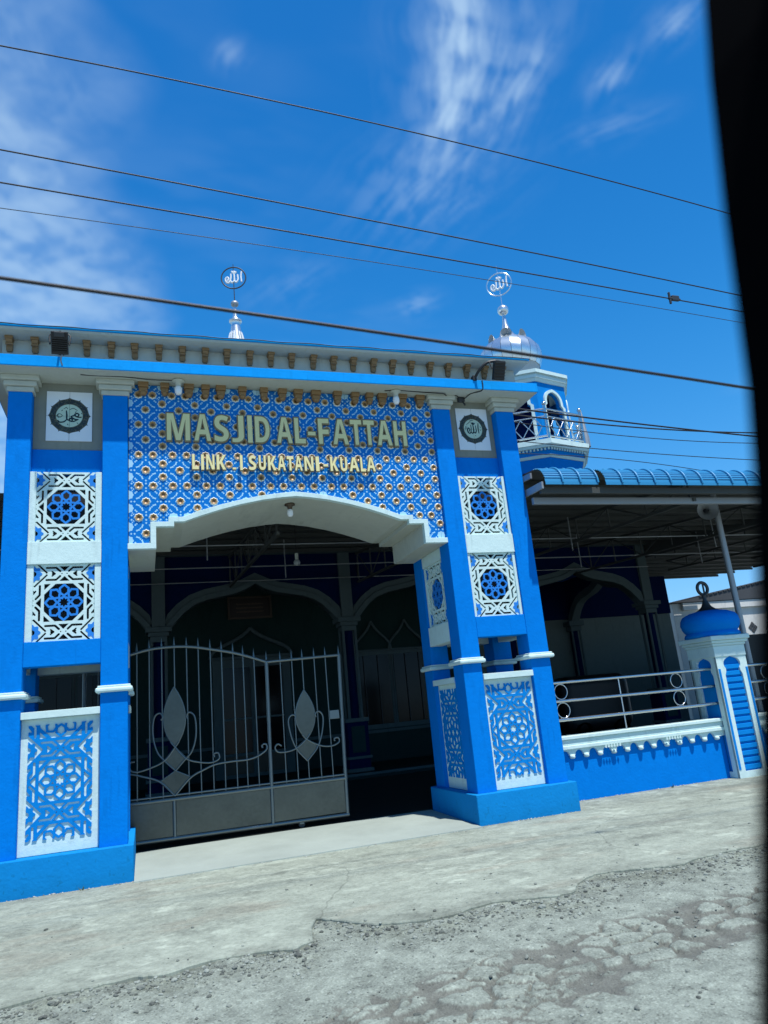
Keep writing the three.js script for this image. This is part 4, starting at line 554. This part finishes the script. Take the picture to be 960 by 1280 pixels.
// ------------------------------------------------------------------ mosque behind
{
  const Z = -8, FY = 0.16, B = thing('mosque_building', 'shaded mosque porch with cusped white arches on clustered columns', 'mosque', [6.8, 0, -10]);
  const pt = (n, g, m) => part(B, n, g.translate(-6.8, 0, 10), m);
  const rel = (p, n, g, m) => part(p, n, g.translate(-6.8, 0, 10), m);
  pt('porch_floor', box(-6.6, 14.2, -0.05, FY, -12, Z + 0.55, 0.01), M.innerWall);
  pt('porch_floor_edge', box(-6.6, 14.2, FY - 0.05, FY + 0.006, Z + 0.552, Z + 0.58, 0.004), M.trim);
  const px = [-4.05, 0.30, 4.65, 9.0, 13.35];
  const lowH = [[-1.74, 3.70], [-1.62, 3.86], [-1.45, 4.06], [-1.25, 4.22], [-1.0, 4.32], [-0.7, 4.38], [-0.42, 4.44], [-0.2, 4.53], [0, 4.66]];
  const low = cx => { const h = lowH.map(([x, y]) => [x * 1.11, y - 0.06]); return [...h, ...h.slice(0, -1).reverse().map(([x, y]) => [-x, y])].map(([x, y]) => [cx + x, y]); };
  const TOPY = 5.28;
  for (let i = 0; i < 4; i++) {
    const cx = (px[i] + px[i + 1]) / 2, l = low(cx), a = px[i] + 0.14, b = px[i + 1] - 0.14;
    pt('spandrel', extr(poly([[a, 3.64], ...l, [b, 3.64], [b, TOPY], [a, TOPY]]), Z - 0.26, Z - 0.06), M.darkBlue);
    const off = (d, z0, z1, n, m) => { const u = l.map(([x, y], k) => { const p = l[Math.max(0, k - 1)], q = l[Math.min(l.length - 1, k + 1)], nx = -(q[1] - p[1]), ny = q[0] - p[0], L = Math.hypot(nx, ny); return [x + nx / L * d, y + ny / L * d]; }); u[0][0] = Math.max(a, u[0][0]); u[u.length - 1][0] = Math.min(b, u[u.length - 1][0]); return pt(n, extr(poly([...l, ...u.reverse()]), z0, z1, 0.006), m); };
    off(0.25, Z - 0.27, Z - 0.02, 'arch_moulding', M.trim); off(0.11, Z - 0.28, Z + 0.03, 'arch_moulding', M.trim);
  }
  for (const x of px) {
    pt('pilaster', box(x - 0.145, x + 0.145, 3.68, TOPY, Z - 0.3, Z + 0.02, 0.006), M.trim);
    pt('column_capital', merge([box(x - 0.28, x + 0.28, 3.57, 3.68, Z - 0.42, Z + 0.14, 0.01), box(x - 0.22, x + 0.22, 3.48, 3.57, Z - 0.36, Z + 0.08, 0.01), box(x - 0.18, x + 0.18, 3.36, 3.48, Z - 0.32, Z + 0.04, 0.01)]), M.trim);
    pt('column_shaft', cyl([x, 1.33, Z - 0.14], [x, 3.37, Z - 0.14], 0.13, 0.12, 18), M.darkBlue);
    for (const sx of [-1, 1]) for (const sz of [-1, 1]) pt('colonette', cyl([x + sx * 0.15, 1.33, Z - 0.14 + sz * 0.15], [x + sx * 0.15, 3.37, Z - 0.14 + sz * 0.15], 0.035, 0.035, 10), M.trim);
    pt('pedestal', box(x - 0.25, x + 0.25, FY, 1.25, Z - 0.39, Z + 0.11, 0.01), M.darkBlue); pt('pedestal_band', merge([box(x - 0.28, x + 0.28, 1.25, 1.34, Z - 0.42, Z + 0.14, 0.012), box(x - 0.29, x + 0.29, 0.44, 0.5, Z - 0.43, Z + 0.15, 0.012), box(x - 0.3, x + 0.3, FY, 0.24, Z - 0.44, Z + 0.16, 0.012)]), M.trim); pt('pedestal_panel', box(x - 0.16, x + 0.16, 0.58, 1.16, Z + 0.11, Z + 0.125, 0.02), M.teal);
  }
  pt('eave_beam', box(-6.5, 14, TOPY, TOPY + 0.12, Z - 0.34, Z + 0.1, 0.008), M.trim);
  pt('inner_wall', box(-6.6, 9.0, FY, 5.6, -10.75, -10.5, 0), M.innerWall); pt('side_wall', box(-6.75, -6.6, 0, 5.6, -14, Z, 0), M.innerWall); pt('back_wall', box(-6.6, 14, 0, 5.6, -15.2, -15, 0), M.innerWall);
  pt('inner_wall', box(9.0, 9.2, FY, 5.6, -15, -10.5, 0), M.innerWall); pt('rear_wing_wall', box(9.2, 17.35, 0, 5.6, -12.3, -12.1, 0), M.wing); pt('rear_wing_band', box(9.2, 17.35, 3.75, 5.6, -12.1, -12.02, 0), M.darkBlue);
  { // arcade along the right side of the porch
    const l = [[-1.9, 3.64], ...[[-1.74, 3.70], [-1.62, 3.86], [-1.45, 4.06], [-1.25, 4.22], [-1.0, 4.32], [-0.7, 4.38], [-0.42, 4.44], [-0.2, 4.53], [0, 4.66]].map(([x, y]) => [x * 1.0, y - 0.06])], full = [...l, ...l.slice(0, -1).reverse().map(([x, y]) => [-x, y])];
    const turn = g => g.rotateY(Math.PI / 2).translate(13.35, 0, -10.05);
    pt('spandrel', turn(extr(poly([...full, [1.9, 5.28], [-1.9, 5.28]]), -0.1, 0.1)), M.darkBlue);
    const u = full.map(([x, y], k) => { const p = full[Math.max(0, k - 1)], q = full[Math.min(full.length - 1, k + 1)], nx = -(q[1] - p[1]), ny = q[0] - p[0], L = Math.hypot(nx, ny); return [x + nx / L * 0.22, y + ny / L * 0.22]; }); pt('arch_moulding', turn(extr(poly([...full, ...u.reverse()]), -0.14, 0.14, 0.006)), M.trim);
    for (const [x, z] of [[13.35, -12.0], [9.0, -11.8]]) { pt('column_capital', merge([box(x - 0.28, x + 0.28, 3.5, 3.66, z - 0.28, z + 0.28, 0.02), box(x - 0.2, x + 0.2, 3.34, 3.5, z - 0.2, z + 0.2, 0.02)]), M.trim); pt('column_shaft', cyl([x, FY, z], [x, 3.36, z], 0.14, 0.13, 16), M.darkBlue); for (const sx of [-1, 1]) for (const sz of [-1, 1]) pt('colonette', cyl([x + sx * 0.15, FY, z + sz * 0.15], [x + sx * 0.15, 3.36, z + sz * 0.15], 0.035, 0.035, 8), M.trim); }
  }
  pt('roof_slab', box(-6.8, 14.4, 5.6, 5.9, -18, Z - 0.2, 0.01), M.innerWall);
  pt('skirting', box(-6.55, 9.0, 0.88, 0.96, -10.5, -10.44, 0.008), M.trim); 
  const ogee = (cx, y, w, h) => { const s = new THREE.Shape(); s.moveTo(cx - w, y); s.bezierCurveTo(cx - w, y + h * 0.45, cx - w * 0.35, y + h * 0.45, cx, y + h); s.bezierCurveTo(cx + w * 0.35, y + h * 0.45, cx + w, y + h * 0.45, cx + w, y); s.closePath(); return s; };
  const frame = (s, d, z, n, m, par) => { const p = s.getPoints(12), g = merge(p.slice(0, -1).map((q, i) => [q, p[i + 1]]).filter(([q, r]) => q.distanceTo(r) > 1e-4).map(([q, r]) => cyl([q.x, q.y, z], [r.x, r.y, z], d, d, 6))); return par ? rel(par, n, g, m) : pt(n, g, m); };
  for (const dx of [2.64]) { const d = pt('door', merge([box(dx - 1.0, dx + 1.0, FY, 3.1, -10.5, -10.42, 0.006)]), M.trim); for (const sx of [-1, 1]) { const leafX = dx + sx * 0.42; rel(d, 'door_glass', box(leafX - 0.36, leafX + 0.36, 0.75, 2.85, -10.42, -10.40, 0), M.glassDark); rel(d, 'door_rail', box(leafX - 0.40, leafX + 0.40, 1.55, 1.6, -10.40, -10.385, 0), M.trim); rel(d, 'door_kick', box(leafX - 0.36, leafX + 0.36, 0.25, 0.68, -10.42, -10.405, 0.004), M.wood); } frame(ogee(dx, 3.1, 1.05, 0.75), 0.05, -10.42, 'door_pediment', M.trim); }
  for (const wx of [6.45, -1.6]) { const w = pt('window', box(wx - 1.05, wx + 1.05, 0.98, 3.05, -10.5, -10.43, 0.006), M.trim); for (const sx of [-1, 1]) { rel(w, 'pane', box(wx + sx * 0.49 - 0.42, wx + sx * 0.49 + 0.42, 1.1, 2.92, -10.43, -10.41, 0), M.glassDark); frame(ogee(wx + sx * 0.49, 3.05, 0.52, 0.8), 0.035, -10.43, 'window_pediment', M.trim, w); } for (let k = 0; k < 5; k++) rel(w, 'grille_bar', cyl([wx - 0.8 + k * 0.4, 1.1, -10.38], [wx - 0.8 + k * 0.4, 2.92, -10.38], 0.01), M.darkMetal); }
  const pl = thing('wall_board', 'dark brown wooden board with lettering above the prayer hall door', 'board', [2.66, 4.1, -10.49]);
  const bc = document.createElement('canvas'); bc.width = 256; bc.height = 128; const bg = bc.getContext('2d'); bg.fillStyle = '#2a1c14'; bg.fillRect(0, 0, 256, 128); bg.strokeStyle = '#5d4a35'; bg.lineWidth = 5; for (let k = 0; k < 3; k++) { bg.beginPath(); for (let x = 40; x < 216; x += 6) bg.lineTo(x, 40 + k * 26 + 6 * Math.sin(x * 0.5 + k) * Math.cos(x * 0.13)); bg.stroke(); } const bt = new THREE.CanvasTexture(bc); bt.colorSpace = THREE.SRGBColorSpace;
  part(pl, 'panel', new THREE.BoxGeometry(1.05, 0.5, 0.04).translate(0, 0.3, 0.03), new THREE.MeshStandardMaterial({ map: bt, roughness: 0.5 })); part(pl, 'frame', merge([box(-0.58, 0.58, 0, 0.05, 0, 0.07), box(-0.58, 0.58, 0.55, 0.6, 0, 0.07), box(-0.58, -0.53, 0.05, 0.55, 0, 0.07), box(0.53, 0.58, 0.05, 0.55, 0, 0.07)]), M.wood);
  const hb = thing('hanging_bulb', 'white bulb hanging on a cord in the shaded courtyard', 'lamp', [2.5, 4.05, -3.2]); part(hb, 'cord', cyl([0, 0.08, 0], [0, 0.75, 0], 0.008), M.black); part(hb, 'glass_bulb', new THREE.SphereGeometry(0.06, 16, 12), plain(0.3, 0.33, 0.33, 0.2)); part(hb, 'socket', cyl([0, 0.05, 0], [0, 0.16, 0], 0.03), M.offWhite);
}

// ------------------------------------------------------------------ minaret
const wordTubes = (s, r) => merge(ALLAH.map(l => tube(l.map(([x, y]) => [x * s * 1.45, y * s * 1.3, 0]), r, 24, 6)));
{
  const T = thing('minaret', 'blue octagonal minaret with white arched openings, railed balcony and silver dome', 'minaret', [11.95, 5.0, -11]); const TURN = -0.14;
  const oct = (R, y0, y1, R2 = R) => { const g = new THREE.CylinderGeometry(R2, R, y1 - y0, 8, 1).toNonIndexed(); g.computeVertexNormals(); g.translate(0, (y0 + y1) / 2, 0); return uvm(g); };
  const tp = (n, g, m) => { const q = part(T, n, g.translate(0, -5, 0), m); q.rotation.y = TURN; return q; };
  const edge = (R, k) => { const a = k * Math.PI / 4; return V(R * Math.sin(a), 0, R * Math.cos(a)); };
  tp('shaft', oct(1.66, 5.0, 8.3), M.blue); tp('corbel_band', oct(1.90, 8.34, 8.42, 1.96), M.white); tp('corbel', oct(1.72, 8.0, 8.335, 1.88), M.blue); tp('balcony_base', oct(1.9, 8.42, 8.62, 1.98), M.blue2);
  tp('balcony_slab', merge([oct(2.08, 8.62, 8.70, 2.12), oct(2.14, 8.705, 8.86)]), M.white);
  const den = []; for (let k = 0; k < 8; k++) for (let i = 0; i < 14; i++) { const v = edge(2.0, k).lerp(edge(2.0, k + 1), (i + 0.5) / 14); den.push(new THREE.BoxGeometry(0.05, 0.07, 0.05).translate(v.x, 8.585, v.z)); } { const q = tp('dentils', merge(den), M.white); q.userData.kind = 'stuff'; }
  tp('lantern_core', oct(1.1, 8.86, 10.9), M.darkBlue);
  // eight faces with an arched opening each
  const R = 1.66, w = 2 * R * Math.sin(Math.PI / 8), ap = R * Math.cos(Math.PI / 8);
  const hole = (k = 0) => { const p = new THREE.Path(), a = 0.38 + k; p.moveTo(-a, 8.9 - k * 4); p.lineTo(a, 8.9 - k * 4); p.lineTo(a, 10.15); p.lineTo(a - 0.08, 10.22); p.bezierCurveTo(a - 0.06, 10.5 + k, 0.2, 10.6 + k, 0, 10.66 + k * 0.9); p.bezierCurveTo(-0.2, 10.6 + k, -a + 0.06, 10.5 + k, -a + 0.08, 10.22); p.lineTo(-a, 10.15); p.closePath(); return p; };
  const fs = poly([[-w / 2, 8.86], [w / 2, 8.86], [w / 2, 10.95], [-w / 2, 10.95]]); fs.holes.push(hole()); const gFace = extr(fs, ap - 0.14, ap).translate(0, -5, 0);
  const hs = new THREE.Shape(hole(0.1).getPoints(10)); hs.holes.push(hole()); const gArch = extr(hs, ap - 0.02, ap + 0.06).translate(0, -5, 0);
  for (let k = 0; k < 8; k++) { const a = (k + 0.5) * Math.PI / 4 + TURN; const f = part(T, 'face', gFace, M.blue2, [0, 0, 0], [0, a, 0]); part(f, 'arch_frame', gArch, M.white); }
  tp('crown', merge([oct(1.70, 10.95, 11.05, 1.74), oct(1.77, 11.055, 11.16), oct(1.73, 11.165, 11.20, 1.78), oct(1.83, 11.205, 11.32)]), M.white);
  // balcony railing
  for (let k = 0; k < 8; k++) {
    const a = edge(2.02, k), b = edge(2.02, k + 1), at = (t, y) => { const v = a.clone().lerp(b, t); return [v.x, y, v.z]; };
    const q = tp('rail_post', merge([cyl([a.x, 8.86, a.z], [a.x, 9.98, a.z], 0.04), new THREE.SphereGeometry(0.07, 12, 10).translate(a.x, 10.03, a.z)]), M.tubeSteel);
    tp('rail_panel', merge([cyl(at(0, 9.86), at(1, 9.86), 0.03), cyl(at(0, 9.62), at(1, 9.62), 0.02), cyl(at(0, 8.98), at(1, 8.98), 0.03)]), M.tubeSteel);
    const zig = []; for (let i = 0; i < 3; i++) { const t0 = 0.1 + i * 0.27, t1 = t0 + 0.13, t2 = t0 + 0.26; zig.push(cyl(at(t0, 9.3), at(t1, 9.6), 0.016, 0.016, 6), cyl(at(t1, 9.6), at(t2, 9.3), 0.016, 0.016, 6), cyl(at(t0, 9.3), at(t1, 9.0), 0.016, 0.016, 6), cyl(at(t1, 9.0), at(t2, 9.3), 0.016, 0.016, 6)); } tp('rail_lozenges', merge(zig), M.tubeSteel);
  }
  const sp = tp('corner_spire', lathe([[0.13, 8.86], [0.13, 9.2], [0.08, 9.5], [0.05, 9.9], [0.001, 10.2]], 10), M.galv); sp.position.set(...edge(2.0, 1).toArray()); 
  // dome of metal gores
  const dp = [[0.80, 11.32], [0.84, 11.85], [0.95, 12.1], [1.05, 12.35], [1.08, 12.55], [1.02, 12.8], [0.86, 13.02], [0.62, 13.18], [0.42, 13.28], [0.34, 13.36]];
  const NG = 20; for (let k = 0; k < NG; k++) { const g = new THREE.LatheGeometry(dp.slice(2).map(([r, y]) => new THREE.Vector2(r, y)), 1, k * 2 * Math.PI / NG, 2 * Math.PI / NG - 0.012); const f = g.toNonIndexed(); tp('dome_gore', toCreasedNormals(f, 0.5), M.chrome); }
  tp('dome_drum', lathe(dp.slice(0, 4).map(([r, y]) => [r - 0.02, y]), 24), M.galv); tp('dome_liner', lathe(dp.slice(2).map(([r, y]) => [r - 0.03, y]), 24), M.darkMetal);
  tp('spire', lathe([[0.40, 13.3], [0.28, 13.45], [0.17, 13.65], [0.1, 13.9], [0.055, 14.25], [0.05, 14.3]], 8), M.chrome);
  tp('spire_ball', new THREE.SphereGeometry(0.2, 20, 16).scale(1, 0.93, 1).translate(0, 14.46, 0), M.chrome);
  for (let k = 0; k < 6; k++) { const a = k * Math.PI / 3 - 0.42, h = lathe([[0.04, -0.2], [0.07, -0.12], [0.19, 0.0], [0.2, 0.01], [0.17, -0.01], [0.05, -0.12]], 18).rotateX(Math.PI / 2).translate(0, 13.26, 0.62).rotateY(a); tp('horn_speaker', h, M.galv); }
  const fg = merge([cyl([0, 14.6, 0], [0, 16.25, 0], 0.02, 0.008, 8), new THREE.TorusGeometry(0.44, 0.022, 8, 40).rotateY(-0.55).translate(0, 15.5, 0)]); tp('finial_ring', fg, M.chrome); tp('finial_word', wordTubes(0.46, 0.034).rotateY(-0.55).translate(0, 15.5, 0), M.bulb);
}
{
  const D = thing('main_dome', 'silver dome spire with a ring emblem rising behind the gateway roof', 'dome', [2.88, 5.9, -12.4]); const k = 1.012, q = (n, g, m) => part(D, n, g.translate(0, -5.9, 0), m);
  q('drum', lathe([[2.2, 5.9], [2.2, 9.5], [2.3, 9.55], [2.3, 9.7], [2.1, 9.7]], 32), M.blue);
  for (let i = 0; i < 24; i++) q('dome_gore', toCreasedNormals(new THREE.LatheGeometry([[2.1, 9.7], [2.35, 10.3], [2.3, 10.9], [1.9, 11.7], [1.2, 12.4], [0.5, 12.9], [0.26, 13.3]].map(([r, y]) => new THREE.Vector2(r, y)), 1, i * Math.PI / 12, Math.PI / 12).toNonIndexed(), 0.5), M.chrome);
  q('spire', lathe([[0.28, 13.2], [0.2, 13.5], [0.15, 13.85], [0.12, 14.0], [0.2, 14.03], [0.21, 14.08], [0.12, 14.14], [0.08, 14.2], [0.05, 14.55], [0.04, 14.62]], 24), M.chrome);
  const fl = []; for (let i = 0; i < 16; i++) { const a = i * Math.PI / 8; fl.push(beam([0.2 * Math.sin(a), 13.62, 0.2 * Math.cos(a)], [0.30 * Math.sin(a), 13.2, 0.30 * Math.cos(a)], 0.035, 0.02)); } q('spire_flutes', merge(fl), M.bulb);
  q('spire_ball', new THREE.SphereGeometry(0.13, 16, 12).scale(1, 0.85, 1).translate(0, 14.7, 0), M.galv);
  q('finial_ring', merge([cyl([0, 14.75, 0], [0, 16.2, 0], 0.016, 0.01, 8), new THREE.TorusGeometry(0.40, 0.022, 8, 40).rotateY(-0.25).translate(0, 15.68, 0)]), M.darkMetal); q('finial_word', wordTubes(0.42, 0.03).rotateY(-0.25).translate(0, 15.68, 0), M.bulb);
}

// ------------------------------------------------------------------ neighbours
{
  const N = thing('neighbour_house', 'white single storey house with dark roof and black diamond tiles', 'house', [22.6, 0, -14]);
  part(N, 'wall', box(-3.5, 6, 0, 4.3, -4, 0, 0.01), M.house); part(N, 'eave_band', box(-3.1, 6.1, 4.02, 4.3, 0, 0.12, 0.01), M.house);
  part(N, 'wing_wall', box(-3.6, -2.2, 0, 3.80, 0, 0.1, 0.01), M.house);
  const dm = () => { const t = merge([-1, 1].flatMap(a => [-1, 1].map(b => box(a * 0.085 - 0.075, a * 0.085 + 0.075, b * 0.085 - 0.075, b * 0.085 + 0.075, 0, 0.02, 0.004)))); t.rotateZ(Math.PI / 4); return t; };
  for (const [x, y] of [[-2.66, 3.4], [0.12, 3.21], [2.9, 3.1]]) part(N, 'diamond_tile', dm(), M.darkRoof, [x, y, x < -2 ? 0.101 : 0.001]);
  const r = part(N, 'roof', extr(poly([[-3.6, 4.32], [6.4, 4.32], [6.4, 5.75], [-2.3, 4.5]]), -4.2, 0.16), M.darkRoof);
  for (let i = 0; i < 34; i++) part(r, 'roof_tile', box(-0.1, 0.1, 0, 0.06, -4.2, 0.2, 0.01), M.darkRoof, [-2.2 + i * 0.24, 4.50 + i * 0.24 * 0.1437, 0], [0, 0, 0.25]);
  const S = thing('yard_screen', 'dark screen wall along the courtyard behind the domed pillar', 'wall', [17, 0, -7.4]); part(S, 'cloth', box(-3.2, 8, 0, 2.52, -0.03, 0.03, 0.004), M.black); for (let i = 0; i < 5; i++) part(S, 'post', cyl([-3.1 + i * 2, 0, -0.06], [-3.1 + i * 2, 2.5, -0.06], 0.03), M.darkMetal);
  const K = thing('covered_cart', 'low dark covered cart standing in the shaded porch behind the railing', 'cart', [11.9, 0.16, -9.4]);
  part(K, 'cover', (() => { const g = new RoundedBoxGeometry(2.2, 1.5, 0.9, 4, 0.3); g.translate(0, 0.95, 0); return uvm(g); })(), M.black); for (const sx of [-0.6, 0.6]) part(K, 'wheel', new THREE.TorusGeometry(0.2, 0.05, 8, 20).translate(sx, 0.25, 0.4), M.rubber); part(K, 'tray', box(-0.8, 0.8, 0.4, 0.5, -0.4, 0.4, 0.01), M.darkMetal);
}

// ------------------------------------------------------------------ overhead wires
function wire(label, z, p, r, x0 = -30, x1 = 45, mat = M.black) {
  const [[ax, ay], [bx, by], [cx, cy]] = p; const f = x => ay * (x - bx) * (x - cx) / ((ax - bx) * (ax - cx)) + by * (x - ax) * (x - cx) / ((bx - ax) * (bx - cx)) + cy * (x - ax) * (x - bx) / ((cx - ax) * (cx - bx));
  const slope = x => (f(x + 0.01) - f(x - 0.01)) / 0.02; const ff = x => x < ax - 2 ? f(ax - 2) + slope(ax - 2) * (x - ax + 2) : x > cx + 2 ? f(cx + 2) + slope(cx + 2) * (x - cx - 2) : f(x);
  const pts = []; for (let x = x0; x <= x1; x += 1.5) pts.push(V(x, ff(x), z)); const m = new THREE.Mesh(tube(pts, r, 160, 6), mat); m.name = numbered('power_line'); m.castShadow = m.receiveShadow = true; info(m, label, 'wire'); scene.add(m); m.userData.f = undefined; return [m, ff];
}
wire('highest of the overhead wires crossing the open sky', 3.5, [[-1.106, 7.076], [1.994, 6.945], [6.244, 6.53]], 0.0062);
wire('second overhead wire from the top across the sky', 3.5, [[-1.064, 6.045], [1.896, 5.827], [6.066, 5.467]], 0.0062);
const [w3, f3] = wire('third overhead wire, carrying a small clamp at the right', 3.5, [[-1.052, 5.738], [1.872, 5.553], [6.064, 5.262]], 0.0062);
{ const x = 5.24; part(w3, 'wire_clamp', merge([box(x - 0.035, x - 0.015, f3(x) - 0.06, f3(x) + 0.075, 3.49, 3.51, 0.004), box(x, x + 0.09, f3(x) - 0.02, f3(x) + 0.04, 3.485, 3.515, 0.008), cyl([x - 0.04, f3(x) + 0.005, 3.5], [x + 0.1, f3(x) - 0.002, 3.5], 0.014)]), M.darkMetal); }
wire('thinnest overhead wire, fourth from the top', 3.5, [[-1.042, 5.504], [1.857, 5.385], [6.026, 5.124]], 0.0032, -30, 45, M.darkMetal);
wire('thick black cable sagging just above the gateway roof', 6.9, [[-0.373, 2.742], [0.658, 2.666], [2.187, 2.543]], 0.0056);
wire('uppermost dark wire passing in front of the minaret balcony', -4, [[7.887, 7.474], [10.856, 7.239], [14.067, 7.035]], 0.018, 6.2, 40);
wire('second dark wire in front of the minaret balcony', -4, [[7.863, 7.323], [10.404, 7.164], [14.216, 7.123]], 0.016, 6.2, 40);
wire('thin wire just below the minaret balcony railing', -4, [[9.418, 6.997], [11.44, 6.88], [14.137, 6.85]], 0.009, 6.2, 40);
wire('thin wire between the minaret and the canopy edge', -4, [[9.344, 6.615], [10.276, 6.56], [14.012, 6.414]], 0.009, 6.2, 40);
wire('lowest thin wire close above the blue canopy edge', -4, [[9.001, 6.42], [10.231, 6.348], [11.293, 6.251]], 0.008, 6.2, 40);

// ------------------------------------------------------------------ the car the view is taken from
{
  const C = thing('parked_car', 'black car window pillar close to the viewer at the right edge', 'car', [0.3, 0, 8.9]);
  const e = [[0.335, 1.96], [0.313, 1.88], [0.301, 1.82], [0.287, 1.731], [0.28, 1.677], [0.274, 1.631], [0.263, 1.577], [0.247, 1.513], [0.229, 1.452], [0.208, 1.379], [0.19, 1.30], [0.17, 1.15]];
  const g = extr(poly([...e, [0.9, 1.15], [0.9, 1.96]]), 8.62, 8.70, 0); part(C, 'window_pillar', g.translate(-0.3, 0, -8.9), M.rubber);
  part(C, 'roof', box(-1.5, 1.0, 1.96, 2.0, 8.72, 10.2, 0.01).translate(-0.3, 0, -8.9), M.rubber);
  part(C, 'door', box(-1.2, 0.9, 0.25, 0.98, 8.62, 8.70, 0.02).translate(-0.3, 0, -8.9), M.rubber);
}
renderer.render(scene, camera);
